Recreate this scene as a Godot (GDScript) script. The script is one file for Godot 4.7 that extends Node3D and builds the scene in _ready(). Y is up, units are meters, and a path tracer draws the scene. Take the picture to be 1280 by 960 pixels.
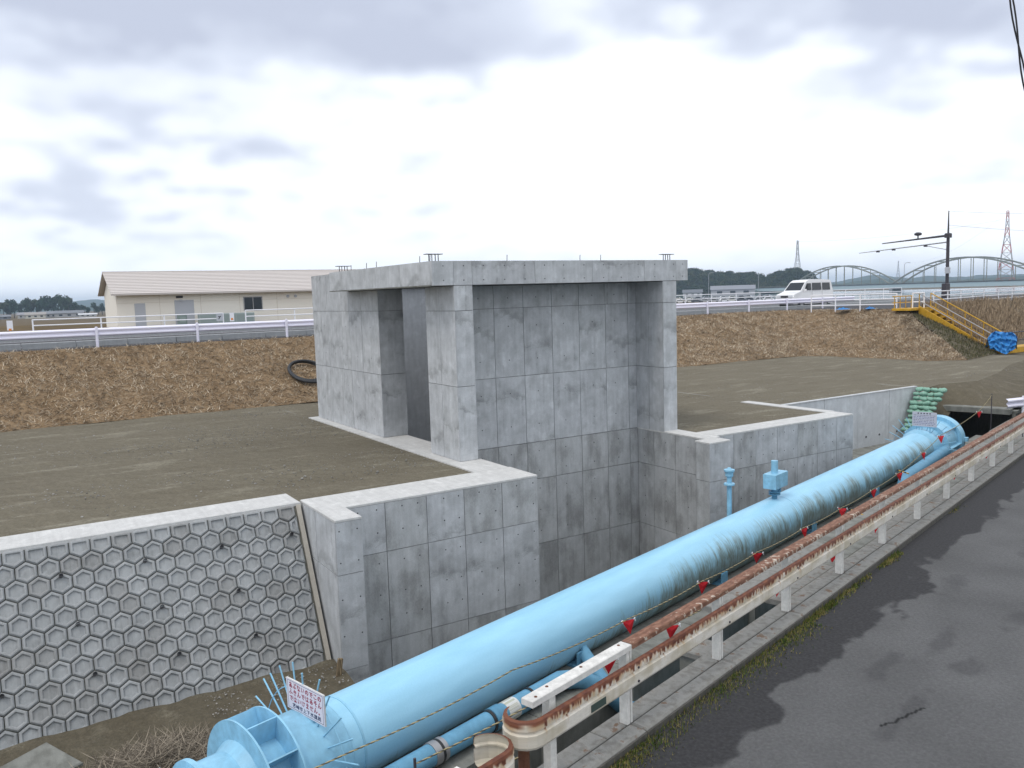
extends Node3D

# ---------- frames of reference (metres): x runs along the gatehouse front, the canal and the near road run along U ----------
const CANAL_TURN := 0.27402
var U := Vector3(0.9627, 0, -0.2706)
var N := Vector3(-0.2706, 0, -0.9627)
var rng := RandomNumberGenerator.new()
var M := {}
var taken := {}
var box_cache := {}

class MB:
	var v := PackedVector3Array()
	var n := PackedVector3Array()
	var t := PackedVector2Array()
	var c := PackedColorArray()
	var col := Color.WHITE
	func tri(a: Vector3, b: Vector3, d: Vector3, hint: Vector3, ua := Vector2.ZERO, ub := Vector2.ZERO, ud := Vector2.ZERO) -> void:
		var nn := (d - a).cross(b - a)
		if nn.length_squared() < 1e-16:
			return
		nn = nn.normalized()
		if nn.dot(hint) < 0.0:
			nn = -nn
			v.append_array([a, d, b]); t.append_array([ua, ud, ub])
		else:
			v.append_array([a, b, d]); t.append_array([ua, ub, ud])
		n.append_array([nn, nn, nn]); c.append_array([col, col, col])
	func face(p: Array, hint: Vector3, uv: Array = []) -> void:
		for i in range(1, p.size() - 1):
			if uv.is_empty():
				tri(p[0], p[i], p[i + 1], hint)
			else:
				tri(p[0], p[i], p[i + 1], hint, uv[0], uv[i], uv[i + 1])
	func trin(a: Vector3, na: Vector3, b: Vector3, nb: Vector3, d: Vector3, nd: Vector3, ua := Vector2.ZERO, ub := Vector2.ZERO, ud := Vector2.ZERO) -> void:
		var nn := (d - a).cross(b - a)
		if nn.length_squared() < 1e-18:
			return
		if nn.dot(na + nb + nd) < 0.0:
			v.append_array([a, d, b]); n.append_array([na, nd, nb]); t.append_array([ua, ud, ub])
		else:
			v.append_array([a, b, d]); n.append_array([na, nb, nd]); t.append_array([ua, ub, ud])
		c.append_array([col, col, col])
	func box(ctr: Vector3, s: Vector3, b := Basis()) -> void:
		var h := s * 0.5
		for ax in 3:
			for sg in [-1.0, 1.0]:
				var e := Vector3.ZERO; e[ax] = sg
				var f := Vector3.ZERO; f[(ax + 1) % 3] = 1.0
				var g := Vector3.ZERO; g[(ax + 2) % 3] = 1.0
				var p := []
				for k in [[-1, -1], [1, -1], [1, 1], [-1, 1]]:
					p.append(ctr + b * ((e + f * k[0] + g * k[1]) * h))
				face(p, b * e)
	# box with the four long edges of its top cut off
	func chamfer(ctr: Vector3, s: Vector3, k: float, b := Basis()) -> void:
		var h := s * 0.5
		var lo := []; var mi := []; var up := []
		for q in [[-1, -1], [1, -1], [1, 1], [-1, 1]]:
			lo.append(ctr + b * Vector3(q[0] * h.x, -h.y, q[1] * h.z))
			mi.append(ctr + b * Vector3(q[0] * h.x, h.y - k, q[1] * h.z))
			up.append(ctr + b * Vector3(q[0] * (h.x - k), h.y, q[1] * (h.z - k)))
		for i in 4:
			var j := (i + 1) % 4
			var o: Vector3 = (lo[i] + lo[j]) * 0.5 + (mi[i] - lo[i]) * 0.5 - ctr
			face([lo[i], lo[j], mi[j], mi[i]], o)
			face([mi[i], mi[j], up[j], up[i]], o + b * Vector3(0, h.y, 0))
		face(up, b * Vector3.UP)
		face(lo, b * Vector3.DOWN)
	func tube(path: Array, r, sides := 8, caps := true, vs := 1.0, u0 := 0.0) -> void:
		var rings := []; var norms := []
		var prev := Vector3.ZERO
		var run := u0
		var us := []
		for i in path.size():
			var d: Vector3 = (path[mini(i + 1, path.size() - 1)] - path[maxi(i - 1, 0)]).normalized()
			if i == 0:
				prev = (Vector3.UP if absf(d.y) < 0.9 else Vector3.RIGHT)
			else:
				run += (path[i] - path[i - 1]).length()
			us.append(run * vs)
			var s := d.cross(prev).normalized()
			var w := s.cross(d).normalized()
			prev = w
			var rr: float = r[i] if r is Array else r
			var ring := []; var nr := []
			for k in sides + 1:
				var a := TAU * k / sides
				var q := w * cos(a) + s * sin(a)
				ring.append(path[i] + q * rr); nr.append(q)
			rings.append(ring); norms.append(nr)
		for i in path.size() - 1:
			for k in sides:
				var a0 := Vector2(us[i], float(k) / sides); var a1 := Vector2(us[i], float(k + 1) / sides)
				var b0 := Vector2(us[i + 1], float(k) / sides); var b1 := Vector2(us[i + 1], float(k + 1) / sides)
				trin(rings[i][k], norms[i][k], rings[i + 1][k], norms[i + 1][k], rings[i + 1][k + 1], norms[i + 1][k + 1], a0, b0, b1)
				trin(rings[i][k], norms[i][k], rings[i + 1][k + 1], norms[i + 1][k + 1], rings[i][k + 1], norms[i][k + 1], a0, b1, a1)
		if caps:
			face(rings[0].slice(0, sides), path[0] - path[1])
			face(rings[-1].slice(0, sides), path[-1] - path[-2])
	# rings of a profile (distance along axis, radius) turned about an axis: flat cuts where two neighbours share a place
	func lathe(o: Vector3, ax: Vector3, prof: Array, sides := 32) -> void:
		var w := (Vector3.UP if absf(ax.y) < 0.9 else Vector3.RIGHT)
		var s := ax.cross(w).normalized(); w = s.cross(ax).normalized()
		for i in prof.size() - 1:
			var p: Vector2 = prof[i]; var q: Vector2 = prof[i + 1]
			var dd := q - p
			var nl := Vector2(-dd.y, dd.x).normalized()   # (along, outwards)
			for k in sides:
				var a := TAU * k / sides; var b := TAU * (k + 1) / sides
				var ea := w * cos(a) + s * sin(a); var eb := w * cos(b) + s * sin(b)
				var na := (ax * nl.x + ea * nl.y).normalized(); var nb := (ax * nl.x + eb * nl.y).normalized()
				trin(o + ax * p.x + ea * p.y, na, o + ax * q.x + ea * q.y, na, o + ax * q.x + eb * q.y, nb)
				trin(o + ax * p.x + ea * p.y, na, o + ax * q.x + eb * q.y, nb, o + ax * p.x + eb * p.y, nb)
	# outline in the plane of ea, eb pushed along ec
	func prism(o: Vector3, ea: Vector3, eb: Vector3, ec: Vector3, pts: Array) -> void:
		var lo := []; var hi := []; var mid := Vector3.ZERO
		var flat := PackedVector2Array()
		for p in pts:
			lo.append(o + ea * p.x + eb * p.y); hi.append(o + ea * p.x + eb * p.y + ec); flat.append(p)
			mid += lo[-1] / pts.size()
		var idx := Geometry2D.triangulate_polygon(flat)
		for i in range(0, idx.size(), 3):
			tri(lo[idx[i]], lo[idx[i + 1]], lo[idx[i + 2]], -ec)
			tri(hi[idx[i]], hi[idx[i + 1]], hi[idx[i + 2]], ec)
		var ccw := not Geometry2D.is_polygon_clockwise(flat)
		for i in pts.size():
			var j: int = (i + 1) % pts.size()
			var e: Vector2 = flat[j] - flat[i]
			var out := Vector2(e.y, -e.x) if ccw else Vector2(-e.y, e.x)
			face([lo[i], lo[j], hi[j], hi[i]], ea * out.x + eb * out.y)
	# an open or closed section (outwards, up) swept along a level path
	func sweep(path: Array, sec: Array, closed := true, u_len := 1.0) -> void:
		var rings := []; var us := []; var run := 0.0
		for i in path.size():
			var d: Vector3 = (path[mini(i + 1, path.size() - 1)] - path[maxi(i - 1, 0)])
			d.y = 0; d = d.normalized()
			var side := Vector3(d.z, 0, -d.x) * -1.0    # right of the run
			if i > 0: run += (path[i] - path[i - 1]).length()
			us.append(run / u_len)
			var ring := []
			for q in sec: ring.append(path[i] + side * q.x + Vector3.UP * q.y)
			rings.append(ring)
		var m := sec.size()
		var flat := PackedVector2Array(sec)
		var ccw := not Geometry2D.is_polygon_clockwise(flat)
		var vs := [0.0]
		for k in m: vs.append(vs[-1] + (flat[(k + 1) % m] - flat[k]).length())
		for k in m + 1: vs[k] /= vs[-1] if k < m else 1.0
		vs[m] = 1.0
		for i in path.size() - 1:
			var d: Vector3 = (path[i + 1] - path[i]).normalized()
			var side := Vector3(-d.z, 0, d.x)
			for k in (m if closed else m - 1):
				var l := (k + 1) % m
				var e: Vector2 = flat[l] - flat[k]
				var out := Vector2(e.y, -e.x) if ccw else Vector2(-e.y, e.x)
				face([rings[i][k], rings[i][l], rings[i + 1][l], rings[i + 1][k]], side * out.x + Vector3.UP * out.y,
					[Vector2(us[i], vs[k]), Vector2(us[i], vs[k + 1]), Vector2(us[i + 1], vs[k + 1]), Vector2(us[i + 1], vs[k])])
	func mesh(colors := false) -> ArrayMesh:
		var a := []
		a.resize(Mesh.ARRAY_MAX)
		a[Mesh.ARRAY_VERTEX] = v; a[Mesh.ARRAY_NORMAL] = n; a[Mesh.ARRAY_TEX_UV] = t
		if colors: a[Mesh.ARRAY_COLOR] = c
		var m := ArrayMesh.new()
		m.add_surface_from_arrays(Mesh.PRIMITIVE_TRIANGLES, a)
		return m

# ---------- naming and tagging ----------
func numbered(called: String) -> String:
	var k: int = taken.get(called, 0)
	taken[called] = k + 1
	return called if k == 0 else "%s_%03d" % [called, k]

func tag(o: Node3D, label: String, category: String, group := "", kind := "") -> Node3D:
	if label: o.set_meta("label", label)
	if category: o.set_meta("category", category)
	if group: o.set_meta("group", group)
	if kind: o.set_meta("kind", kind)
	return o

func thing(called: String, label: String, category: String, at := Vector3.ZERO, turn := 0.0, group := "") -> Node3D:
	var o := Node3D.new()
	o.name = numbered(called)
	add_child(o)
	o.position = at; o.rotation.y = turn
	return tag(o, label, category, group)

func part(called: String, mesh: Mesh, m: Material, parent: Node3D, at := Vector3.ZERO, colors := false) -> MeshInstance3D:
	var o := MeshInstance3D.new()
	o.name = called
	o.mesh = mesh; o.material_override = m
	o.position = at
	parent.add_child(o, true)
	return o

func put(called: String, b: MB, m: Material, parent: Node3D = null, at := Vector3.ZERO, colors := false) -> MeshInstance3D:
	if parent == null:
		return part(numbered(called), b.mesh(colors), m, self, at)
	return part(called, b.mesh(colors), m, parent, at)

func struct(called: String, b: MB, m: Material, label: String, at := Vector3.ZERO, colors := false) -> MeshInstance3D:
	var o := put(called, b, m, null, at, colors)
	tag(o, label, "", "", "structure")
	return o

func boxmesh(s: Vector3) -> BoxMesh:
	var k := Vector3i((s * 1000.0).round())
	if not box_cache.has(k):
		var b := BoxMesh.new(); b.size = s; box_cache[k] = b
	return box_cache[k]

func bpart(called: String, c: Vector3, s: Vector3, m: Material, parent: Node3D) -> MeshInstance3D:
	return part(called, boxmesh(s), m, parent, c)

func cv(s: float, p: float, y: float) -> Vector3:
	return U * s + N * p + Vector3(0, y, 0)

# ---------- textures ----------
func noise(freq: float, sd: int, oct := 4, kind := FastNoiseLite.TYPE_SIMPLEX_SMOOTH) -> FastNoiseLite:
	var f := FastNoiseLite.new()
	f.noise_type = kind; f.frequency = freq; f.seed = sd
	f.fractal_octaves = oct
	return f

func noise_bytes(w: int, h: int, freq: float, sd: int, oct := 4, stretch_y := 1) -> PackedByteArray:
	var im := noise(freq, sd, oct).get_seamless_image(w, h / stretch_y)
	im.convert(Image.FORMAT_L8)
	if stretch_y > 1: im.resize(w, h, Image.INTERPOLATE_CUBIC)
	return im.get_data()

func ss(a: float, b: float, x: float) -> float:
	return smoothstep(a, b, x)

func rgb_tex(w: int, h: int, fn: Callable) -> ImageTexture:
	var d := PackedByteArray(); d.resize(w * h * 3)
	var k := 0
	for y in h:
		for x in w:
			var c: Color = fn.call(x, y, y * w + x)
			d[k] = int(clampf(c.r, 0, 1) * 255.0); d[k + 1] = int(clampf(c.g, 0, 1) * 255.0); d[k + 2] = int(clampf(c.b, 0, 1) * 255.0)
			k += 3
	return ImageTexture.create_from_image(Image.create_from_data(w, h, false, Image.FORMAT_RGB8, d))

func lin(r: float, g: float, b: float) -> Color:
	return Color(r, g, b).linear_to_srgb()

func mat(c: Color, rough := 0.85, metal := 0.0, spec := 0.4) -> StandardMaterial3D:
	var m := StandardMaterial3D.new()
	m.albedo_color = c.linear_to_srgb(); m.roughness = rough; m.metallic = metal; m.metallic_specular = spec
	return m

func textured(c: Color, t: Texture2D, scale: Vector3, offset := Vector3.ZERO, rough := 0.9) -> StandardMaterial3D:
	var m := mat(c, rough, 0.0, 0.3)
	m.albedo_texture = t
	m.uv1_triplanar = true; m.uv1_world_triplanar = true
	m.uv1_scale = scale; m.uv1_offset = offset
	return m

func with_detail(m: StandardMaterial3D, t: Texture2D, scale: Vector3, offset := Vector3.ZERO) -> StandardMaterial3D:
	m.detail_enabled = true; m.detail_albedo = t
	m.detail_blend_mode = BaseMaterial3D.BLEND_MODE_MUL
	m.detail_uv_layer = BaseMaterial3D.DETAIL_UV_2
	m.uv2_triplanar = true; m.uv2_world_triplanar = true
	m.uv2_scale = scale; m.uv2_offset = offset
	return m

func with_relief(m: StandardMaterial3D, t: Texture2D, cm: float) -> StandardMaterial3D:
	m.heightmap_enabled = true; m.heightmap_texture = t; m.heightmap_scale = cm
	return m

var grain: ImageTexture
var T := {}

func make_textures() -> void:
	var W := 512
	var fine := noise_bytes(W, W, 0.22, 3, 3)
	var midn := noise_bytes(W, W, 0.03, 5, 5)
	var big := noise_bytes(W, W, 0.008, 7, 5)
	var streak := noise_bytes(W, W, 0.05, 9, 4, 16)
	var blot := noise_bytes(W, W, 0.014, 21, 6)
	grain = rgb_tex(W, W, func(_x, _y, i):
		var g := fine[i] / 255.0 * 0.7 + midn[i] / 255.0 * 0.3
		return Color(g, g, g))
	# cast concrete: mottled, with pale bloom, darker damp blots and faint vertical runs
	T.concrete = rgb_tex(W, W, func(_x, _y, i):
		var f := fine[i] / 255.0 - 0.5; var m := midn[i] / 255.0 - 0.5; var b := big[i] / 255.0 - 0.5; var s := streak[i] / 255.0 - 0.5
		var g := 0.87 + f * 0.07 + m * 0.055 + b * 0.045 + s * 0.05
		g += 0.035 * ss(0.55, 0.8, blot[i] / 255.0)
		g -= 0.035 * ss(0.62, 0.85, midn[i] / 255.0) * ss(0.45, 0.6, big[i] / 255.0)
		return Color(g * 0.99, g, g * 1.0))
	# discoloured concrete: ragged darker lift lines, soft damp blots, pale bloom
	T.stain = rgb_tex(W, W, func(x, y, i):
		var b := blot[i] / 255.0; var s := streak[i] / 255.0; var f := fine[i] / 255.0; var m := midn[i] / 255.0; var l := big[i] / 255.0
		var v := float(y) / W
		var k := 0.065 * ss(0.45, 0.9, b + (s - 0.5) * 0.3 + (f - 0.5) * 0.12)
		for q in [0.22, 0.71]:
			var d: float = v - q + (blot[(W * 40 + x) % (W * W)] / 255.0 - 0.5) * 0.07 + (m - 0.5) * 0.05
			var band: float = ss(-0.07, -0.004, d) * (1.0 - ss(0.0, 0.012, d))
			k += band * 0.13 * ss(0.15, 0.75, l + (f - 0.5) * 0.5 + (m - 0.5) * 0.5)
		k += 0.07 * ss(0.62, 0.9, s) * ss(0.4, 0.7, m)
		var g := clampf(0.97 - k + 0.05 * ss(0.6, 0.8, 1.0 - b), 0.0, 1.0)
		return Color(g, g * (1.0 - 0.01 * k), g * (1.0 - 0.04 * k)))
	T.slime = rgb_tex(W, W, func(_x, _y, i):
		var k := 0.50 * ss(0.25, 0.95, blot[i] / 255.0 + (fine[i] / 255.0 - 0.5) * 0.25 + (streak[i] / 255.0 - 0.5) * 0.35 + (midn[i] / 255.0 - 0.5) * 0.3)
		return Color(1, 1, 1).lerp(Color(0.68, 0.675, 0.66), k))
	# trodden earth with stony grey scrapes drawn out along x
	T.earth = rgb_tex(W, W, func(_x, _y, i):
		var f := fine[i] / 255.0 - 0.5; var m := midn[i] / 255.0 - 0.5; var b := big[i] / 255.0 - 0.5
		var c := Color(0.79, 0.765, 0.695) * (0.88 + f * 0.30 + m * 0.16 + b * 0.10)
		return c)
	T.scrape = rgb_tex(W, W, func(_x, _y, i):
		var a := ss(0.66, 0.86, blot[i] / 255.0 + (fine[i] / 255.0 - 0.5) * 0.55)
		var d := ss(0.45, 0.9, big[i] / 255.0 + (fine[i] / 255.0 - 0.5) * 0.3)
		return Color(0.70, 0.695, 0.69).lerp(Color(0.96, 0.98, 1.0), a * 0.5).lerp(Color(0.62, 0.61, 0.59), d * 0.4))
	T.straw = rgb_tex(W, W, func(_x, _y, i):
		var f := fine[i] / 255.0; var m := midn[i] / 255.0; var b := big[i] / 255.0
		var k := clampf(f * 0.55 + m * 0.55 + (b - 0.5) * 0.5 - 0.08, 0, 1)
		return Color(0.45, 0.37, 0.28).lerp(Color(0.84, 0.74, 0.60), k))
	T.asphalt_grain = rgb_tex(W, W, func(_x, _y, i):
		var g := 0.84 + (fine[i] / 255.0 - 0.5) * 0.42 + (midn[i] / 255.0 - 0.5) * 0.12
		return Color(g, g, g))
	T.rusty = rgb_tex(W, W, func(_x, _y, i):
		var k := 0.55 * ss(0.74, 0.86, blot[i] / 255.0 + (fine[i] / 255.0 - 0.5) * 0.25)
		var d := 0.35 * ss(0.3, 0.9, midn[i] / 255.0 + (big[i] / 255.0 - 0.5) * 0.5)
		return Color(1, 1, 1).lerp(Color(0.62, 0.60, 0.57), d).lerp(Color(0.66, 0.44, 0.30), k))
	T.wood = rgb_tex(W, W, func(_x, _y, i):
		var g := 0.75 + (streak[i] / 255.0 - 0.5) * 0.6 + (fine[i] / 255.0 - 0.5) * 0.2
		return Color(g, g * 0.93, g * 0.83))
	T.paint = rgb_tex(W, W, func(_x, _y, i):
		var g := 0.93 + (big[i] / 255.0 - 0.5) * 0.13 + (midn[i] / 255.0 - 0.5) * 0.10 + (fine[i] / 255.0 - 0.5) * 0.05
		return Color(g, g, g * 0.99))
	# old guardrail: white paint worn to grey and yellow, rust along the top edge running down in tongues
	var RW := 2048; var RH := 64
	var rn := noise(0.05, 31, 4); var rm := noise(0.013, 33, 3); var rf := noise(0.4, 35, 2)
	T.rail = rgb_tex(RW, RH, func(x, y, _i):
		# v: 0 = bottom lip, the face climbs to 0.5 = top lip, then the back
		var v := float(y) / RH
		var back := v > 0.5
		var up := v / 0.49 if not back else 0.3
		var reach := 0.87 - 0.16 * ss(-0.4, 0.5, rn.get_noise_2d(x * 5.0, 3.0)) - 0.08 * ss(0.0, 0.6, rm.get_noise_2d(x * 2.0, 9.0)) - 0.22 * ss(0.2, 0.6, rn.get_noise_2d(x * 7.0, 77.0))
		var g := rf.get_noise_2d(x, y * 2.0) * 0.05
		var white := Color(0.84 + g, 0.82 + g, 0.78 + g).lerp(Color(0.70, 0.66, 0.57), clampf(0.25 + rm.get_noise_2d(x * 2.0, y * 3.0) * 0.9 + rn.get_noise_2d(x * 2.5, 40.0) * 0.4, 0, 0.7))
		var rust := Color(0.33, 0.19, 0.15).lerp(Color(0.47, 0.29, 0.20), clampf(0.5 + rn.get_noise_2d(x * 3.0, y * 4.0), 0, 1))
		var k := ss(reach - 0.05, reach + 0.03, up) * (0.0 if back else 1.0)
		var halo := ss(reach - 0.30, reach, up) * 0.55 * ss(-0.1, 0.5, rn.get_noise_2d(x * 6.0, 8.0) + 0.3)
		return white.lerp(Color(0.70, 0.52, 0.33), halo).lerp(rust, k))
	T.toprail = rgb_tex(RW, RH, func(x, y, _i):
		var rust := Color(0.46, 0.32, 0.255).lerp(Color(0.60, 0.45, 0.37), clampf(0.5 + rn.get_noise_2d(x * 1.5, y * 2.0) * 1.1, 0, 1))
		var k := ss(0.26, 0.42, rn.get_noise_2d(x * 3.0 + y * 0.8, y * 0.9) + rm.get_noise_2d(x, 0.0) * 0.4 - absf(float(y) / RH - 0.40) * 0.9 + 0.10)
		return rust.lerp(Color(0.82, 0.78, 0.72), k))
	# the big main: sky-blue paint; grey-green algae in ragged runs low on the side that faces the road, from about a third of its length on
	var PW := 2048; var PH := 256
	var a1 := noise(0.06, 41, 4); var a2 := noise(0.008, 43, 4); var a3 := noise(0.3, 45, 2)
	T.main = rgb_tex(PW, PH, func(x, y, _i):
		var v := float(y) / PH     # 0 top; 0.25 is level on the side towards +side
		var s := float(x) / PW
		var blue := Color(0.59, 0.79, 0.89)
		var g := a2.get_noise_2d(x, y * 6.0) * 0.035 + a3.get_noise_2d(x, y) * 0.012
		blue = Color(blue.r + g, blue.g + g, blue.b + g)
		var low := v if v < 0.5 else 1.0 - v
		var start := 0.135 - 0.06 * a1.get_noise_2d(x * 1.1, 5.0) - 0.09 * a2.get_noise_2d(x * 2.0, 1.0)
		start += 0.26 * (1.0 - ss(0.13, 0.36, s))
		var fine_run := a1.get_noise_2d(x * 4.0, y * 0.22) * 0.5 + a3.get_noise_2d(x * 1.4, y * 0.22) * 0.5
		var k := ss(start - 0.04, start + 0.14, low + a1.get_noise_2d(x * 2.6, y * 0.25) * 0.035 + fine_run * 0.05)
		k *= 0.62 + 0.5 * clampf(fine_run * 1.6 + a2.get_noise_2d(x * 4.0, y * 3.0) + 0.25, -0.6, 0.76)
		k = maxf(k, (0.62 + 0.25 * fine_run) * ss(start + 0.05, start + 0.14, low + fine_run * 0.04))
		if v > 0.55: k *= 0.4
		return blue.lerp(Color(0.40, 0.42, 0.375).lerp(Color(0.30, 0.30, 0.24), clampf(a1.get_noise_2d(x * 2.0, y) + 0.3, 0, 1)), clampf(k * 0.9, 0, 0.80)))

func make_materials() -> void:
	var tones := [Color(0.440, 0.446, 0.460), Color(0.450, 0.457, 0.470), Color(0.429, 0.435, 0.449), Color(0.461, 0.467, 0.480)]
	M.panel = []; M.panel_worn = []; M.block = []
	for i in 4:
		var c: Color = tones[i] * 1.58
		var a := textured(c, T.concrete, Vector3(0.33, 0.25, 0.33), Vector3(i * 0.37, i * 0.21, i * 0.13))
		with_detail(a, T.stain, Vector3(0.19, 0.23, 0.19), Vector3(i * 0.17, 0.1 * i, 0.3))
		with_relief(a, grain, 0.15)
		M.panel.append(a)
		var w := textured(c * Color(0.86, 0.855, 0.845), T.concrete, Vector3(0.31, 0.2, 0.31), Vector3(i * 0.27, i * 0.11, i * 0.23))
		with_detail(w, T.slime, Vector3(0.17, 0.11, 0.17), Vector3(i * 0.31, 0.2, 0.1 * i))
		with_relief(w, grain, 0.15)
		M.panel_worn.append(w)
	for i in 6:
		var k := [1.0, 0.94, 1.04, 0.88, 0.97, 0.80]
		var warm := [1.01, 1.02, 1.02, 0.98, 1.02, 0.955]
		var b := textured(Color(0.475, 0.48, 0.485) * Color(k[i], k[i] * (0.5 + 0.5 * warm[i]), k[i] * warm[i]), T.concrete, Vector3(1.1, 1.1, 1.1), Vector3(i * 0.3, i * 0.7, 0))
		with_detail(b, T.stain, Vector3(0.45, 0.45, 0.45), Vector3(0.1 * i, 0, 0))
		M.block.append(with_relief(b, grain, 0.2))
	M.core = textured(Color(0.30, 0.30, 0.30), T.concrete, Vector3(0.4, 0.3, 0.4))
	M.coping = with_relief(textured(Color(0.74, 0.725, 0.71), T.concrete, Vector3(0.35, 0.35, 0.35)), grain, 0.2)
	M.edge = textured(Color(0.58, 0.53, 0.46), T.concrete, Vector3(0.9, 0.9, 0.9))
	M.mortar = textured(Color(0.22, 0.21, 0.175), T.concrete, Vector3(0.9, 0.9, 0.9))
	M.precast = with_relief(textured(Color(0.75, 0.755, 0.77), T.concrete, Vector3(0.2, 0.2, 0.2)), grain, 0.1)
	M.inside = textured(Color(0.65, 0.665, 0.70), T.concrete, Vector3(0.3, 0.3, 0.3))
	M.old_concrete = with_relief(with_detail(textured(Color(0.30, 0.30, 0.275), T.concrete, Vector3(0.5, 0.5, 0.5)), T.slime, Vector3(0.3, 0.22, 0.3)), grain, 0.4)
	M.kerb_dark = textured(Color(0.10, 0.095, 0.085), T.slime, Vector3(0.7, 0.7, 0.7))  # near-black tone for the strip on the kerb's road face
	M.kerb = with_relief(with_detail(textured(Color(0.345, 0.335, 0.315), T.concrete, Vector3(0.5, 0.5, 0.5)), T.rusty, Vector3(0.5, 0.5, 0.5)), grain, 0.4)
	M.earth = with_relief(with_detail(textured(Color(0.85, 0.825, 0.765), T.earth, Vector3(0.8, 0.8, 0.8)), T.scrape, Vector3(0.045, 0.1, 0.16)), grain, 2.0)
	M.earth_dark = with_relief(with_detail(textured(Color(0.66, 0.625, 0.56), T.earth, Vector3(0.8, 0.8, 0.8)), T.scrape, Vector3(0.2, 0.2, 0.2)), grain, 3.0)
	M.straw_mat = with_relief(textured(Color(0.72, 0.70, 0.68), T.straw, Vector3(0.55, 0.55, 0.55)), grain, 5.0)
	M.field = with_detail(textured(Color(0.62, 0.62, 0.42), T.straw, Vector3(0.02, 0.02, 0.05)), T.earth, Vector3(0.2, 0.2, 0.2))
	M.far_asphalt = textured(Color(0.10, 0.10, 0.107), T.asphalt_grain, Vector3(0.5, 0.5, 0.5))
	M.gutter = textured(Color(0.50, 0.51, 0.52), T.concrete, Vector3(0.3, 0.3, 0.3))
	M.blue = mat(Color(0.30, 0.60, 0.82), 0.42); M.blue.albedo_texture = T.paint; M.blue.uv1_triplanar = true; M.blue.uv1_scale = Vector3(0.6, 0.6, 0.6)
	M.blue_dark = mat(Color(0.11, 0.30, 0.47), 0.45); M.blue_dark.albedo_texture = T.paint; M.blue_dark.uv1_triplanar = true
	M.blue_dull = textured(Color(0.15, 0.36, 0.54), T.paint, Vector3(0.7, 0.7, 0.7), Vector3.ZERO, 0.5)
	M.main = mat(Color(1, 1, 1), 0.40); M.main.albedo_texture = T.main
	M.rail = mat(Color(1, 1, 1), 0.6); M.rail.albedo_texture = T.rail
	M.toprail = mat(Color(0.8, 0.8, 0.8), 0.75); M.toprail.albedo_texture = T.toprail
	M.rust = textured(Color(0.14, 0.065, 0.04), T.stain, Vector3(2, 2, 2))
	M.white_old = textured(Color(0.74, 0.73, 0.71), T.paint, Vector3(1.2, 1.2, 1.2), Vector3.ZERO, 0.5)
	M.white = mat(Color(0.80, 0.80, 0.83), 0.4)
	M.white_beam = mat(Color(0.76, 0.75, 0.86), 0.35)
	M.black = mat(Color(0.02, 0.02, 0.022), 0.6)
	M.dark = mat(Color(0.05, 0.05, 0.055), 0.6)
	M.rubber = mat(Color(0.025, 0.027, 0.03), 0.45)
	M.red = mat(Color(0.62, 0.025, 0.035), 0.6); M.red.backlight_enabled = true; M.red.backlight = Color(0.5, 0.05, 0.05)
	M.rope = mat(Color(0.42, 0.36, 0.20), 0.9)
	M.rope_dark = mat(Color(0.10, 0.09, 0.07), 0.9)
	M.yellow = textured(Color(0.62, 0.36, 0.035), T.paint, Vector3(0.8, 0.8, 0.8), Vector3.ZERO, 0.5)
	M.tarp = mat(Color(0.035, 0.22, 0.55), 0.4)
	M.steel = mat(Color(0.36, 0.36, 0.37), 0.5, 0.6)
	M.dark_steel = mat(Color(0.06, 0.055, 0.065), 0.5)
	M.cream = mat(Color(0.86, 0.82, 0.74), 0.85)
	M.roof = mat(Color(0.55, 0.51, 0.485), 0.7)
	M.shutter = mat(Color(0.47, 0.49, 0.53), 0.5)
	M.glass = mat(Color(0.02, 0.025, 0.03), 0.08, 0.0, 0.5)
	M.van = mat(Color(0.80, 0.80, 0.80), 0.25); M.van.clearcoat_enabled = true
	M.bridge = mat(Color(0.22, 0.24, 0.22), 0.6)
	M.girder = mat(Color(0.42, 0.53, 0.56), 0.6)
	M.net = textured(Color(0.25, 0.44, 0.35), T.stain, Vector3(3, 3, 3))
	M.water = mat(Color(0.018, 0.017, 0.013), 0.12)
	M.river = mat(Color(0.10, 0.13, 0.15), 0.1)
	M.stake = textured(Color(0.40, 0.36, 0.29), T.wood, Vector3(2, 2, 2))
	M.leaf = mat(Color(1, 1, 1), 0.9, 0.0, 0.2); M.leaf.vertex_color_use_as_albedo = true
	M.trunk = mat(Color(0.07, 0.05, 0.035), 0.95)
	M.pylon = mat(Color(0.33, 0.34, 0.36), 0.6)
	M.pylon_red = mat(Color(0.45, 0.10, 0.08), 0.6)
	M.hill = mat(Color(0.035, 0.06, 0.04), 0.95, 0.0, 0.1)

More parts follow.
